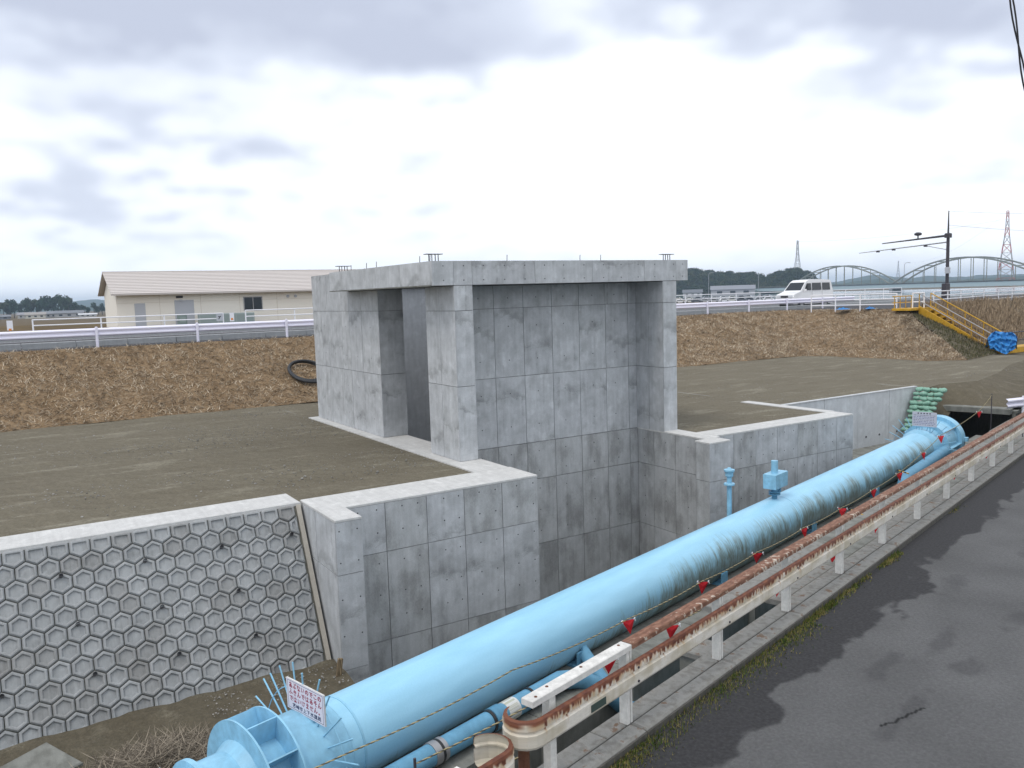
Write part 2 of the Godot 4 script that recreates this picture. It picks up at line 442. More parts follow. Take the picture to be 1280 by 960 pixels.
# ---------- sky ----------
func make_sky() -> ImageTexture:
	var w := 1024; var h := 512
	var im := Image.create(w, h, false, Image.FORMAT_RGBF)
	var n1 := noise(1.0, 11, 5); var n2 := noise(2.2, 12, 4)
	# banks of grey cloud: bearing (degrees from -z), height, half-widths, weight
	var banks := [[2.0, 19.5, 10.0, 4.2, 1.0], [14.0, 18.5, 9.0, 4.0, 0.62], [27.0, 16.4, 8.5, 3.0, 1.0], [22.0, 21.5, 12.0, 3.8, 0.9], [44.0, 20.2, 7.0, 3.4, 0.9], [58.0, 18.2, 11.0, 4.4, 1.05],
		[54.0, 11.8, 9.0, 2.8, 0.42], [13.0, 11.8, 10.0, 3.8, 0.22], [2.0, 6.8, 9.0, 3.0, 0.16], [5.0, 13.0, 6.0, 2.6, 0.22], [63.0, 8.0, 8.0, 2.2, 0.24], [40.0, 13.8, 4.0, 1.4, 0.2], [70.0, 15.0, 8.0, 3.0, 0.7], [-14.0, 14.0, 9.0, 4.0, 0.6], [-30.0, 18.0, 10.0, 4.0, 0.6], [85.0, 19.0, 9.0, 4.0, 0.6]]
	for j in h:
		var el := (0.5 - (j + 0.5) / h) * PI
		for i in w:
			var az := wrapf((i + 0.5) / w * TAU, -PI, PI)
			var d := Vector3(sin(az) * cos(el), sin(el), -cos(az) * cos(el))
			var c := Vector3(0.30, 0.30, 0.29)
			if el > -0.02:
				var q := Vector2(d.x, d.z) / (maxf(d.y, 0.0) + 0.16)
				var a := n1.get_noise_2d(q.x * 0.75, q.y * 0.75)
				var b := n2.get_noise_2d(q.x * 1.3, q.y * 1.3)
				var g := 0.0
				var ed := rad_to_deg(el); var ad := rad_to_deg(az)
				for k in banks:
					var dx: float = (ad - k[0] + a * 3.0) / k[2]; var dy: float = (ed - k[1] + 0.9 + b * 1.3 + a * 1.3) / k[3]
					if dy < 0.0: dy *= 1.5        # flat, sharper undersides
					g += k[4] * exp(-(dx * dx + dy * dy))
				var high := ss(20.0, 34.0, ed)
				g += high * ss(-0.05, 0.5, a + b * 0.35) * 0.85
				g += 0.26 * ss(-0.15, 0.6, a * 0.8 + b * 0.7) * (1.0 - 0.75 * exp(-pow((ad - 45.0) / 12.0, 2.0) - pow((ed - 9.0) / 7.0, 2.0)))
				g += (0.25 + 0.10 * a + 0.05 * b) * (1.0 - ss(18.0, 46.0, ad)) * ss(1.0, 6.0, ed)
				g *= 1.0 + 0.25 * b
				g = clampf(g, 0, 1.15)
				var white := Vector3(1.12, 1.15, 1.20)
				var veil := Vector3(0.70, 0.76, 0.88)
				var grey := Vector3(0.46, 0.505, 0.63)
				c = white.lerp(veil, clampf(g * 1.5, 0, 1)).lerp(grey, clampf(g * 1.2 - 0.55, 0, 1))
				c = c.lerp(Vector3(0.92, 1.0, 1.10), 0.5 * (1.0 - ss(0.5, 7.0, ed)) * (1.0 - 0.4 * ss(20.0, 40.0, ad)))
			im.set_pixel(i, j, Color(c.x, c.y, c.z))
	return ImageTexture.create_from_image(im)

func _ready() -> void:
	rng.seed = 7
	var cam := Camera3D.new()
	cam.name = "camera"
	var pitch := -0.1059; var roll := -0.0303; var yaw := 0.5582
	var fwd := Vector3(sin(yaw) * cos(pitch), sin(pitch), -cos(yaw) * cos(pitch))
	var right := Vector3(cos(yaw), 0, sin(yaw))
	var up := right.cross(fwd)
	cam.basis = Basis(right * cos(roll) + up * sin(roll), up * cos(roll) - right * sin(roll), -fwd)
	cam.position = Vector3(0, 4, 0)
	cam.fov = 49.69; cam.near = 0.05; cam.far = 9000
	add_child(cam)
	cam.current = true
	var e := Environment.new()
	e.background_mode = Environment.BG_SKY
	e.sky = Sky.new()
	var sm := PanoramaSkyMaterial.new()
	sm.panorama = make_sky()
	e.sky.sky_material = sm
	e.background_energy_multiplier = 1.0
	e.tonemap_mode = Environment.TONE_MAPPER_LINEAR
	e.tonemap_exposure = 1.2
	e.sdfgi_enabled = true; e.ssao_enabled = true; e.ssil_enabled = true
	e.fog_enabled = true; e.fog_density = 0.00026; e.fog_light_color = Color(0.82, 0.91, 1.0)
	var we := WorldEnvironment.new()
	we.environment = e
	add_child(we)
	var sun := DirectionalLight3D.new()
	sun.light_energy = 0.35; sun.light_angular_distance = 22.0; sun.light_color = Color(1.0, 0.97, 0.93); sun.shadow_enabled = true
	add_child(sun)
	sun.look_at_from_position(Vector3(-30, 60, 6), Vector3.ZERO)
	make_textures()
	make_materials()
	setting()
	gatehouse()
	left_wing()
	right_wing()
	hex_wall()
	canal_works()
	water_main()
	small_main()
	main_fittings()
	near_guardrail()
	rope_lines()
	roadside()
	far_road()
	right_side()
	distance()
	plants()

# ---------- setting ----------
func grid(b: MB, nu: int, nv: int, at: Callable, hint := Vector3.UP) -> void:
	var p := []
	for j in nv + 1:
		for i in nu + 1:
			p.append(at.call(float(i) / nu, float(j) / nv))
	var nr := []
	var w := nu + 1
	for j in nv + 1:
		for i in nu + 1:
			var dx: Vector3 = p[j * w + mini(i + 1, nu)] - p[j * w + maxi(i - 1, 0)]
			var dz: Vector3 = p[mini(j + 1, nv) * w + i] - p[maxi(j - 1, 0) * w + i]
			var q := dx.cross(dz).normalized()
			nr.append(q if q.dot(hint) >= 0 else -q)
	for j in nv:
		for i in nu:
			var a := j * w + i; var c := a + 1; var d := a + w; var f := d + 1
			var ua := Vector2(float(i) / nu, float(j) / nv); var uf := Vector2(float(i + 1) / nu, float(j + 1) / nv)
			b.trin(p[a], nr[a], p[c], nr[c], p[f], nr[f], ua, Vector2(uf.x, ua.y), uf)
			b.trin(p[a], nr[a], p[f], nr[f], p[d], nr[d], ua, uf, Vector2(ua.x, uf.y))

func rect(b: MB, x0: float, x1: float, z0: float, z1: float, y: float) -> void:
	b.face([Vector3(x0, y, z0), Vector3(x1, y, z0), Vector3(x1, y, z1), Vector3(x0, y, z1)], Vector3.UP)

func along(line: Array, u: float) -> Vector3:
	var f := u * (line.size() - 1)
	var i := mini(int(f), line.size() - 2)
	return line[i].lerp(line[i + 1], f - i)

var toe := [Vector3(-60, 0, -32.2), Vector3(-30, 0, -32.2), Vector3(0, 0, -32.25), Vector3(20, 0, -32.0), Vector3(35, 0, -32.2), Vector3(40, 0, -32.0), Vector3(41.0, 0, -28.0), Vector3(40.8, 0, -24.8), Vector3(42.6, 0, -23.7)]
var crest := [Vector3(-60, 2.41, -37.0), Vector3(-30, 2.41, -37.2), Vector3(0, 2.41, -37.5), Vector3(20, 2.41, -38.2), Vector3(38, 2.41, -39.0), Vector3(46.5, 2.41, -39.3), Vector3(49.0, 2.41, -35.6), Vector3(49.6, 2.41, -32.4), Vector3(49.8, 2.41, -31.9)]
var toe2 := [Vector3(42.6, 0, -23.7), Vector3(47.4, -0.02, -24.7), Vector3(52.5, -0.02, -25.2), Vector3(62, 0.0, -27.5), Vector3(90, 0.3, -33)]
var crest2 := [Vector3(49.8, 2.41, -31.9), Vector3(51.5, 2.41, -31.6), Vector3(56, 2.41, -32.6), Vector3(66, 2.41, -35.2), Vector3(95, 2.41, -40)]

func bank_at(u: float, v: float, second := false) -> Vector3:
	var a := along(toe2 if second else toe, u); var c := along(crest2 if second else crest, u)
	return a.lerp(c, v)

func setting() -> void:
	var gn := noise(0.35, 51, 4); var gl := noise(0.06, 52, 2)
	var ground := func(x: float, z: float) -> float:
		return -0.012 + gn.get_noise_2d(x, z) * 0.035 + gl.get_noise_2d(x, z) * 0.05
	# the levelled yard: laid out round the concrete so that each edge meets its coping
	var b := MB.new()
	var yard := [[-60.0, 4.98, -32.6, -17.02, 190, 46, 1], [4.98, 9.1, -32.6, -16.28, 16, 48, 1], [9.1, 16.56, -32.6, -27.75, 24, 16, 1], [16.56, 22.32, -32.6, -16.85, 20, 46, 1], [22.32, 22.9, -32.6, -18.88, 3, 36, 1], [22.9, 30.46, -32.6, -18.88, 24, 36, 1]]
	for r in yard:
		grid(b, r[4], r[5], func(u, v):
			var x: float = lerpf(r[0], r[1], u); var z: float = lerpf(r[2], r[3], v)
			var edge: float = minf(1.0, (r[3] - z) / 0.8)
			if r[0] > 9.0 and r[0] < 23.0: edge = minf(edge, minf(absf(x - r[0]), absf(x - r[1])) / 0.5 + (1.0 if r[0] > 22.5 else 0.0))
			if r[0] == 4.98: edge = minf(edge, (9.1 - x) / 0.5 + (1.0 if z < -28.3 else 0.0))
			return Vector3(x, -0.012 + (ground.call(x, z) + 0.012) * clampf(edge, 0.0, 1.0), z))
	# east end of the yard, whose rim falls away towards the culvert
	var rim := [Vector3(30.46, -0.02, -18.5), Vector3(31.8, 0.0, -18.75), Vector3(33.8, 0.0, -18.35), Vector3(37.3, 0.0, -19.4), Vector3(41.2, 0.0, -20.9), Vector3(47.0, 0.0, -22.4)]
	grid(b, 40, 30, func(u, v):
		var near := along(rim, u); var q := Vector3(lerpf(30.46, 47.0, u), 0, -32.8).lerp(near, v)
		return q + Vector3(0, ground.call(q.x, q.z) * (0.35 if v > 0.98 else 1.0) * minf(1.0, u * 20.0) , 0))
	struct("ground", b, M.earth, "bare trodden brown-grey earth yard around the concrete gatehouse")
	# its sloping rim
	b = MB.new()
	var foot := [Vector3(30.3, -1.95, -18.0), Vector3(31.5, -0.74, -18.0), Vector3(32.1, -0.74, -16.4), Vector3(35.0, -0.8, -14.9), Vector3(42.0, -0.8, -15.2), Vector3(50, -0.8, -17.6)]
	grid(b, 60, 12, func(u, v):
		var q := along(rim, u).lerp(along(foot, u), v)
		return q + Vector3(0, (gn.get_noise_2d(q.x * 2.0, q.z * 2.0) * 0.16 * sin(v * PI)), 0))
	struct("earth_slope", b, M.earth_dark, "dug earth slope dropping from the yard to the culvert mouth")
	# rough strip between that slope and the stair bank
	b = MB.new()
	grid(b, 30, 10, func(u, v):
		var q := along(foot.slice(3), u).lerp(along([Vector3(36, -0.7, -12.6), Vector3(46, -0.7, -14.5), Vector3(56, -0.7, -16.5)], u), v)
		return q + Vector3(0, gn.get_noise_2d(q.x, q.z) * 0.05, 0))
	grid(b, 30, 10, func(u, v):
		var near := along([Vector3(42.0, -0.8, -15.2), Vector3(46, -0.8, -16.4), Vector3(50, -0.8, -17.6), Vector3(64, -0.8, -21), Vector3(92, -0.8, -27)], u)
		var q: Vector3 = (along(toe2, u) + Vector3(0, -0.07, -0.3)).lerp(near, v)
		q.y = lerpf(-0.07, near.y, ss(0.45, 1.0, v))
		return q)
	struct("verge", b, M.earth_dark, "muddy verge between the yard and the near road")
	# embankment under straw matting
	b = MB.new()
	var sn := noise(0.55, 61, 5); var sl := noise(0.12, 62, 3)
	grid(b, 416, 34, func(u, v):
		var q := bank_at(u, v)
		var k := sin(clampf(v, 0.0, 1.0) * PI)
		return q + Vector3(0, (sn.get_noise_2d(q.x * 2.2, q.z * 2.2) * 0.06 + sl.get_noise_2d(q.x, q.z) * 0.16) * (0.25 + k), 0))
	struct("embankment", b, M.straw_mat, "road embankment covered with brown straw matting")
	b = MB.new()
	grid(b, 120, 30, func(u, v):
		var q := bank_at(u, v, true)
		return q + Vector3(0, sn.get_noise_2d(q.x * 1.5, q.z * 1.5) * 0.16 * sin(v * PI), 0))
	struct("stair_bank", b, M.earth_dark, "dark weedy bank beside the straw-covered embankment, carrying the yellow stair")
	# main road on the embankment
	b = MB.new()
	grid(b, 64, 1, func(u, v):
		var c := along(crest, u); return Vector3(c.x, 2.412, c.z - 0.02).lerp(Vector3(c.x, 2.412, -49.6), v))
	grid(b, 32, 1, func(u, v):
		var c := along(crest2, u); return Vector3(c.x, 2.411, c.z - 0.02).lerp(Vector3(c.x, 2.411, -49.6), v))
	rect(b, 94.9, 170, -49.6, -40.0, 2.410)
	struct("main_road", b, M.far_asphalt, "asphalt road running along the top of the embankment")
	var ku := Node3D.new(); ku.name = numbered("road_kerb"); add_child(ku)
	tag(ku, "low pale concrete kerb blocks along the near edge of the main road", "", "", "structure")
	for i in 52:
		b = MB.new(); b.chamfer(Vector3(-40 + i * 2.0, 2.52, -39.35 - 0.028 * (-40 + i * 2.0)), Vector3(1.97, 0.27, 0.2), 0.02)
		put("kerb_block", b, M.gutter, ku)
	b = MB.new()
	b.box(Vector3(40, 2.49, -49.75), Vector3(200, 0.18, 0.3))
	b.box(Vector3(40, 2.47, -51.2), Vector3(200, 0.14, 2.6))
	struct("far_pavement", b, M.gutter, "pale pavement and kerb on the far side of the main road")
	b = MB.new()
	b.box(Vector3(40, 2.4165, -41.4), Vector3(200, 0.005, 0.15)); b.box(Vector3(40, 2.4165, -48.9), Vector3(200, 0.005, 0.15))
	struct("road_line", b, M.white, "white edge lines painted on the main road")
	# land beyond
	b = MB.new()
	rect(b, -120, 44, -110, -52.4, 2.30)
	b.face([Vector3(-120, 2.30, -110), Vector3(44, 2.30, -110), Vector3(50, -1.0, -118), Vector3(-120, -1.0, -118)], Vector3(0, 1, -0.3))
	b.face([Vector3(44, 2.30, -110), Vector3(44, 2.30, -52.4), Vector3(50, -1.0, -52.4), Vector3(50, -1.0, -118)], Vector3(0.3, 1, 0))
	b.face([Vector3(44, 2.41, -52.4), Vector3(170, 2.41, -52.4), Vector3(170, -1.0, -59), Vector3(44, -1.0, -59)], Vector3(0, 1, -0.3))
	struct("house_plot", b, M.field, "raised plot of dry grass behind the main road")
	b = MB.new()
	var land := func(u: float, v: float) -> Vector3:
		var a := lerpf(-2.4, 2.6, u); var r := 54.0 * pow(5000.0 / 54.0, v)
		return Vector3(sin(a) * r, -1.02, -cos(a) * r)
	grid(b, 60, 24, land)
	struct("field", b, M.field, "flat dry fields stretching to the hills")
	b = MB.new()
	b.face([Vector3(120, -0.96, -62), Vector3(330, -0.96, 60), Vector3(700, -0.96, -200), Vector3(640, -0.96, -640), Vector3(420, -0.96, -470), Vector3(300, -0.96, -260)], Vector3.UP)
	struct("river", b, M.river, "grey river beyond the main road")
	# near road in the canal frame
	var RW := 1536; var RH := 384
	var r1 := noise(0.03, 71, 5); var r2 := noise(0.012, 72, 4); var r3 := noise(0.5, 73, 2)
	var tex := rgb_tex(RW, RH, func(x, y, _i):
		var s := float(x) / RW * 36.0 - 2.0; var p := 4.62 - float(y) / RH * 9.02
		var px := s * 22.0; var py := p * 22.0
		var edge := 3.84 + r1.get_noise_2d(px, py * 1.4) * 0.42 + r2.get_noise_2d(px * 1.4, py) * 0.25
		var wet := ss(edge - 0.05, edge + 0.05, p)
		for k in [[11.3, 2.95, 0.55, 0.13], [11.0, 2.5, 0.42, 0.14], [9.3, 2.72, 0.7, 0.1], [14.0, 3.4, 0.5, 0.16], [10.2, 3.3, 0.5, 0.12], [13.2, 2.3, 0.7, 0.15], [16.8, 2.9, 0.7, 0.13], [7.2, 2.0, 0.6, 0.2]]:
			var dd := Vector2((s - k[0]) / k[2], (p - k[1]) / k[3]).length() + r1.get_noise_2d(px * 2.0, py * 2.0) * 1.3
			wet = maxf(wet, 0.32 * (1.0 - ss(0.4, 1.3, dd)))
		var g := 0.42 + r2.get_noise_2d(px * 2.0, py * 2.0) * 0.03 + r3.get_noise_2d(x, y) * 0.035 + r1.get_noise_2d(px, py) * 0.03
		var c := Color(g, g * 1.005, g * 1.01).lerp(Color(0.275, 0.275, 0.283) * (0.92 + r3.get_noise_2d(x + 99, y) * 0.25), wet)
		# two open cracks
		var ck := absf((p - 2.72) + (s - 9.1) * 0.33 + r1.get_noise_2d(px * 3.0, 7.0) * 0.07)
		if s > 8.75 and s < 9.45 and ck < 0.012: c = Color(0.09, 0.09, 0.09)
		return c)
	var m := mat(Color(0.92, 0.92, 0.92), 0.78, 0.0, 0.35); m.albedo_texture = tex
	m.detail_enabled = true; m.detail_albedo = T.asphalt_grain; m.detail_blend_mode = BaseMaterial3D.BLEND_MODE_MUL; m.detail_uv_layer = BaseMaterial3D.DETAIL_UV_2
	m.uv2_triplanar = true; m.uv2_world_triplanar = true; m.uv2_scale = Vector3(1.1, 1.1, 1.1)
	m.heightmap_enabled = true; m.heightmap_texture = T.asphalt_grain; m.heightmap_scale = 0.4
	m.heightmap_enabled = false
	b = MB.new()
	grid(b, 72, 18, func(u, v):
		var s := lerpf(-2.0, 34.0, u); var p := lerpf(4.62, -4.4, v)
		return cv(s, p, -0.68 + gl.get_noise_2d(s * 2.0, p * 2.0) * 0.03))
	var near := struct("near_road", b, m, "dark asphalt lane in the foreground, damp and nearly black along its kerb")
	b = MB.new()
	grid(b, 4, 4, func(u, v): return cv(lerpf(34.0, 90.0, u), lerpf(4.62, -4.4, v), -0.69))
	grid(b, 2, 2, func(u, v): return cv(lerpf(-2.0, -12.0, u), lerpf(4.62, -4.4, v), -0.69))
	part("far_stretch", b.mesh(), textured(Color(0.085, 0.085, 0.09), T.asphalt_grain, Vector3(1, 1, 1)), near)
	b = MB.new()
	grid(b, 2, 2, func(u, v): return cv(lerpf(-14.0, 92.0, u), lerpf(-4.3, -60.0, v), lerpf(-0.72, -0.8, v)))
	struct("roadside_ground", b, M.earth_dark, "ground on the outer side of the near road")

# ---------- concrete ----------
func panels(parent: Node3D, o: Vector3, eu: Vector3, ev: Vector3, en: Vector3, us: Array, vs: Array, mats: Array, sd: int, thick := 0.02, gap := 0.014) -> void:
	var r := RandomNumberGenerator.new(); r.seed = sd
	for i in us.size() - 1:
		for j in vs.size() - 1:
			var du: float = us[i + 1] - us[i] - gap; var dv: float = vs[j + 1] - vs[j] - gap
			var c: Vector3 = o + eu * ((us[i] + us[i + 1]) * 0.5) + ev * ((vs[j] + vs[j + 1]) * 0.5) + en * (thick * 0.5 + r.randf_range(-0.0015, 0.0015))
			var s: Vector3 = (eu * du).abs() + (ev * dv).abs() + en.abs() * thick
			bpart("panel", c, s, mats[r.randi() % mats.size()], parent)

func holes(parent: Node3D, o: Vector3, eu: Vector3, ev: Vector3, en: Vector3, us: Array, vs: Array) -> void:
	var b := MB.new()
	for x in us:
		for y in vs:
			b.lathe(o + eu * x + ev * y + en * 0.0195, en, [Vector2(0, 0.017), Vector2(0.003, 0.014), Vector2(0.003, 0.0)], 7)
	var h := put("tie_hole_discs", b, M.dark, parent)  # raised dark discs stand in for the dark inside open tie holes
	h.set_meta("kind", "stuff")

const X := Vector3.RIGHT
const Y := Vector3.UP
const Z := Vector3.BACK

func span(a: float, b: float, step: float) -> Array:
	var n := maxi(1, roundi((b - a) / step))
	var r := []
	for i in n + 1: r.append(a + (b - a) * i / n)
	return r

func gatehouse() -> void:
	var g := thing("gatehouse", "roofed grey concrete sluice gatehouse with corner pillars and a doorway in its side", "gatehouse", Vector3(9.405, 0, -17.545))
	var off := -g.position
	var P: Array = M.panel
	var wall := func(x0, x1, y0, y1, z0, z1, m, called):
		return bpart(called, Vector3((x0 + x1) / 2, (y0 + y1) / 2, (z0 + z1) / 2) + off, Vector3(x1 - x0, y1 - y0, z1 - z0), m, g)
	var H1 := 4.29; var H2 := 4.867
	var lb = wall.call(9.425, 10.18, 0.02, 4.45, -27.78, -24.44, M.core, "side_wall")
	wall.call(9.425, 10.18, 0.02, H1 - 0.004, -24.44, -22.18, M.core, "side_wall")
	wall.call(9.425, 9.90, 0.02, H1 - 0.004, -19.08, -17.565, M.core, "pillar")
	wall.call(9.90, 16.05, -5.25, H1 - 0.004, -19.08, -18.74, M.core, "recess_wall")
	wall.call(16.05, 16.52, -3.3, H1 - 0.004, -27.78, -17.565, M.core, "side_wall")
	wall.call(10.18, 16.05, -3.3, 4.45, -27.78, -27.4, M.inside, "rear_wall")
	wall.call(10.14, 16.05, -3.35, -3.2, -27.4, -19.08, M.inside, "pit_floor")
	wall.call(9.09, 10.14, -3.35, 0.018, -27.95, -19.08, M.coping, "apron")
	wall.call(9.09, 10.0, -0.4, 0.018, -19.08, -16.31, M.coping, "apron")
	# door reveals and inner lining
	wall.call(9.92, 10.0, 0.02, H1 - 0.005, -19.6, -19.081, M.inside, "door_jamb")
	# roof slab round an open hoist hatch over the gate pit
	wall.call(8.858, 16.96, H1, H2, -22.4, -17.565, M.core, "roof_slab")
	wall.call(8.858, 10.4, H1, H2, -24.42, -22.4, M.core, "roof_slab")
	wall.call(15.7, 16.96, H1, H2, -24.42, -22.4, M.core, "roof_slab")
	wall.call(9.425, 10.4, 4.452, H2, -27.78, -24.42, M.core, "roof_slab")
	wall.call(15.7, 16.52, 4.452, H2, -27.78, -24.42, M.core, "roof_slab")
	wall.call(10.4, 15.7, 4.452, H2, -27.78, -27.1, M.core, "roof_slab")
	var o := off
	# left side, seen from the yard
	var lz := [0.0, 0.82, 1.43, 2.68, 3.36, 4.35, 5.64]     # distance from the rear corner
	var S: Node3D = lb
	panels(g, Vector3(9.425, 0, -27.8) + o, Z, Y, -X, lz, [0.02, 1.85, 3.68], P, 1)
	panels(g, Vector3(9.425, 0, -27.8) + o, Z, Y, -X, [0.0, 1.43, 2.68, 3.36], [3.68, 4.867], P, 2)
	panels(g, Vector3(9.425, 0, -27.8) + o, Z, Y, -X, [3.36, 4.35, 5.64], [3.68, 4.28], P, 3)
	panels(g, Vector3(9.425, 0, -19.1) + o, Z, Y, -X, [0.0, 0.74, 1.555], [0.02, 1.85, 3.68, 4.28], P, 4)
	# reveal across the doorway
	panels(g, Vector3(9.405, 0, -22.18) + o, X, Y, Z, [0.0, 0.78], [0.02, 1.85, 3.68, 4.28], [P[2], P[0]], 5)
	# pillar fronts
	panels(g, Vector3(9.405, 0, -17.565) + o, X, Y, Z, [0.0, 0.51], [0.02, 1.85, 3.68, 4.286], P, 6)
	panels(g, Vector3(16.03, 0, -17.565) + o, X, Y, Z, [0.0, 0.51], [0.0, 1.85, 3.68, 4.286], P, 7)
	# recess wall above and below the joint at yard level
	var rx := [0.0, 0.34, 1.26, 2.18, 3.11, 4.03, 4.97, 5.80, 6.115]
	panels(g, Vector3(9.93, 0, -18.74) + o, X, Y, Z, rx, [0.0, 1.85, 3.68, 4.28], P, 8)
	panels(g, Vector3(9.99, 0, -18.74) + o, X, Y, Z, [0.0, 1.20, 2.12, 3.05, 3.97, 4.91, 5.74, 6.05], [-5.2, -4.69, -2.86, -1.03, -0.004], M.panel_worn, 9, 0.045)
	panels(g, Vector3(16.05, 0, -18.72) + o, Z, Y, -X, [0.0, 0.55, 1.155], [0.0, 1.85, 3.68, 4.28], [P[2], P[0]], 10)
	panels(g, Vector3(16.52, 0, -27.8) + o, Z, Y, X, span(0.0, 10.255, 0.92), [0.0, 1.85, 3.68, 4.28], P, 11)
	# fascia of the slab
	panels(g, Vector3(8.838, 4.29, -17.565) + o, X, Y, Z, [0.0, 0.575, 1.08, 2.9, 4.72, 6.53, 7.7, 8.142], [0.0, 0.577], P, 12, 0.02, 0.008)
	panels(g, Vector3(8.858, 4.29, -24.44) + o, Z, Y, -X, [0.0, 1.5, 3.3, 5.1, 6.90], [0.0, 0.577], [P[1], P[3]], 13, 0.02, 0.008)
	panels(g, Vector3(16.96, 4.29, -24.44) + o, Z, Y, X, [0.0, 1.5, 3.3, 5.1, 6.90], [0.0, 0.577], P, 14, 0.02, 0.008)
	# drip edge under the fascia
	bpart("drip_edge", Vector3(8.84, H1 + 0.006, -21.0) + o, Vector3(0.07, 0.03, 6.8), M.old_concrete, g)
	# form-tie marks
	holes(g, Vector3(8.838, 4.29, -17.565) + o, X, Y, Z, [0.3, 0.85, 1.4, 2.0, 2.6, 3.2, 3.8, 4.45, 5.1, 5.7, 6.3, 6.9, 7.6, 7.95], [0.12, 0.46])
	holes(g, Vector3(9.93, 0, -18.74) + o, X, Y, Z, [0.8, 1.7, 2.6, 3.5, 4.5, 5.3], [0.5, 1.4, 2.3, 3.2, 3.95])
	holes(g, Vector3(9.425, 0, -27.8) + o, Z, Y, -X, [0.4, 1.1, 2.0, 3.0, 3.9, 5.0], [0.5, 1.35, 2.3, 3.2])
	holes(g, Vector3(9.99, 0, -18.715) + o, X, Y, Z, [0.7, 1.6, 2.5, 3.4, 4.4, 5.3], [-0.25, -0.8, -1.3, -1.9, -2.5])
	# anchor frames and starter bars left standing on the roof
	for q in [Vector3(9.1, 0, -17.95), Vector3(16.55, 0, -17.95), Vector3(9.2, 0, -24.2)]:
		var f := MB.new()
		for dx in [-0.12, -0.04, 0.05, 0.13]:
			f.tube([Vector3(dx, 0, 0), Vector3(dx, 0.17, 0)], 0.012, 6)
		var an := put("anchor_bolts", f, M.dark_steel, g, Vector3(q.x, H2, q.z) + o)
		f = MB.new()
		f.box(Vector3(0, 0.178, 0), Vector3(0.44, 0.016, 0.16))
		put("plate", f, M.dark_steel, an)
	for q in [Vector2(9.05, -18.6), Vector2(9.05, -21.3), Vector2(9.05, -22.0), Vector2(9.1, -23.3), Vector2(8.98, -17.9), Vector2(11.2, -18.0), Vector2(13.5, -18.0), Vector2(14.2, -18.0)]:
		var f := MB.new()
		f.tube([Vector3.ZERO, Vector3(0.01, 0.17, 0)], 0.009, 5)
		put("starter_bar", f, M.dark_steel, g, Vector3(q.x, H2, q.y) + o)

func left_wing() -> void:
	var g := thing("wing_wall", "concrete wing wall with pale coping between the hexagon-block wall and the gatehouse", "wall", Vector3(5.03, 0, -15.15))
	var o := -g.position
	var P: Array = M.panel; var Wn: Array = M.panel_worn
	bpart("wall_core", Vector3(7.55, -2.62, -15.735) + o, Vector3(4.96, 5.18, 1.13), M.core, g)
	bpart("pier", Vector3(5.29, -2.62, -14.745) + o, Vector3(0.48, 5.18, 0.85), M.core, g)
	bpart("channel_wall", Vector3(9.54, -2.62, -17.52) + o, Vector3(0.86, 5.18, 2.43), M.core, g)
	var vs := [-5.2, -4.69, -2.86, -1.03, -0.03]
	panels(g, Vector3(0, 0, -15.17) + o, X, Y, Z, [5.55, 6.38, 7.30, 8.18, 9.12, 10.05], [-2.86, -1.03, -0.03], [P[2], P[0], Wn[1], Wn[3]], 21)
	panels(g, Vector3(0, 0, -15.17) + o, X, Y, Z, [5.55, 6.38, 7.30, 8.18, 9.12, 10.05], [-5.2, -4.69, -2.86], Wn, 22)
	panels(g, Vector3(0, 0, -14.32) + o, X, Y, Z, [5.03, 5.55], vs, [P[0], P[2]], 23)
	panels(g, Vector3(5.05, 0, 0) + o, Z, Y, -X, [-16.28, -15.4, -14.32], vs, [P[1], P[3], P[0]], 24)
	panels(g, Vector3(5.53, 0, 0) + o, Z, Y, X, [-15.14, -14.32], vs, [P[0], P[2]], 25)
	panels(g, Vector3(10.03, 0, 0) + o, Z, Y, X, [-16.2, -15.17], vs, Wn, 26)
	panels(g, Vector3(9.97, 0, 0) + o, Z, Y, X, [-18.7, -17.8, -16.9, -16.3], vs, Wn, 27)
	# coping poured on top
	var b := MB.new()
	b.chamfer(Vector3(7.54, -0.005, -15.725), Vector3(5.02, 0.05, 1.15), 0.012)
	b.chamfer(Vector3(5.29, -0.005, -14.724), Vector3(0.52, 0.05, 0.85), 0.012)
	b.chamfer(Vector3(9.546, -0.004, -17.30), Vector3(0.892, 0.046, 1.995), 0.01)
	b.chamfer(Vector3(9.956, -0.004, -17.93), Vector3(0.065, 0.046, 0.74), 0.01)
	put("coping", b, M.coping, g, o)
	holes(g, Vector3(0, 0, -15.17) + o, X, Y, Z, [5.8, 6.2, 6.75, 7.1, 7.7, 8.05, 8.55, 8.95, 9.5, 9.93], [-0.15, -0.62, -1.25, -1.9, -2.4])
	holes(g, Vector3(0, 0, -14.32) + o, X, Y, Z, [5.10, 5.45], [-0.2, -0.8, -1.5, -2.2])

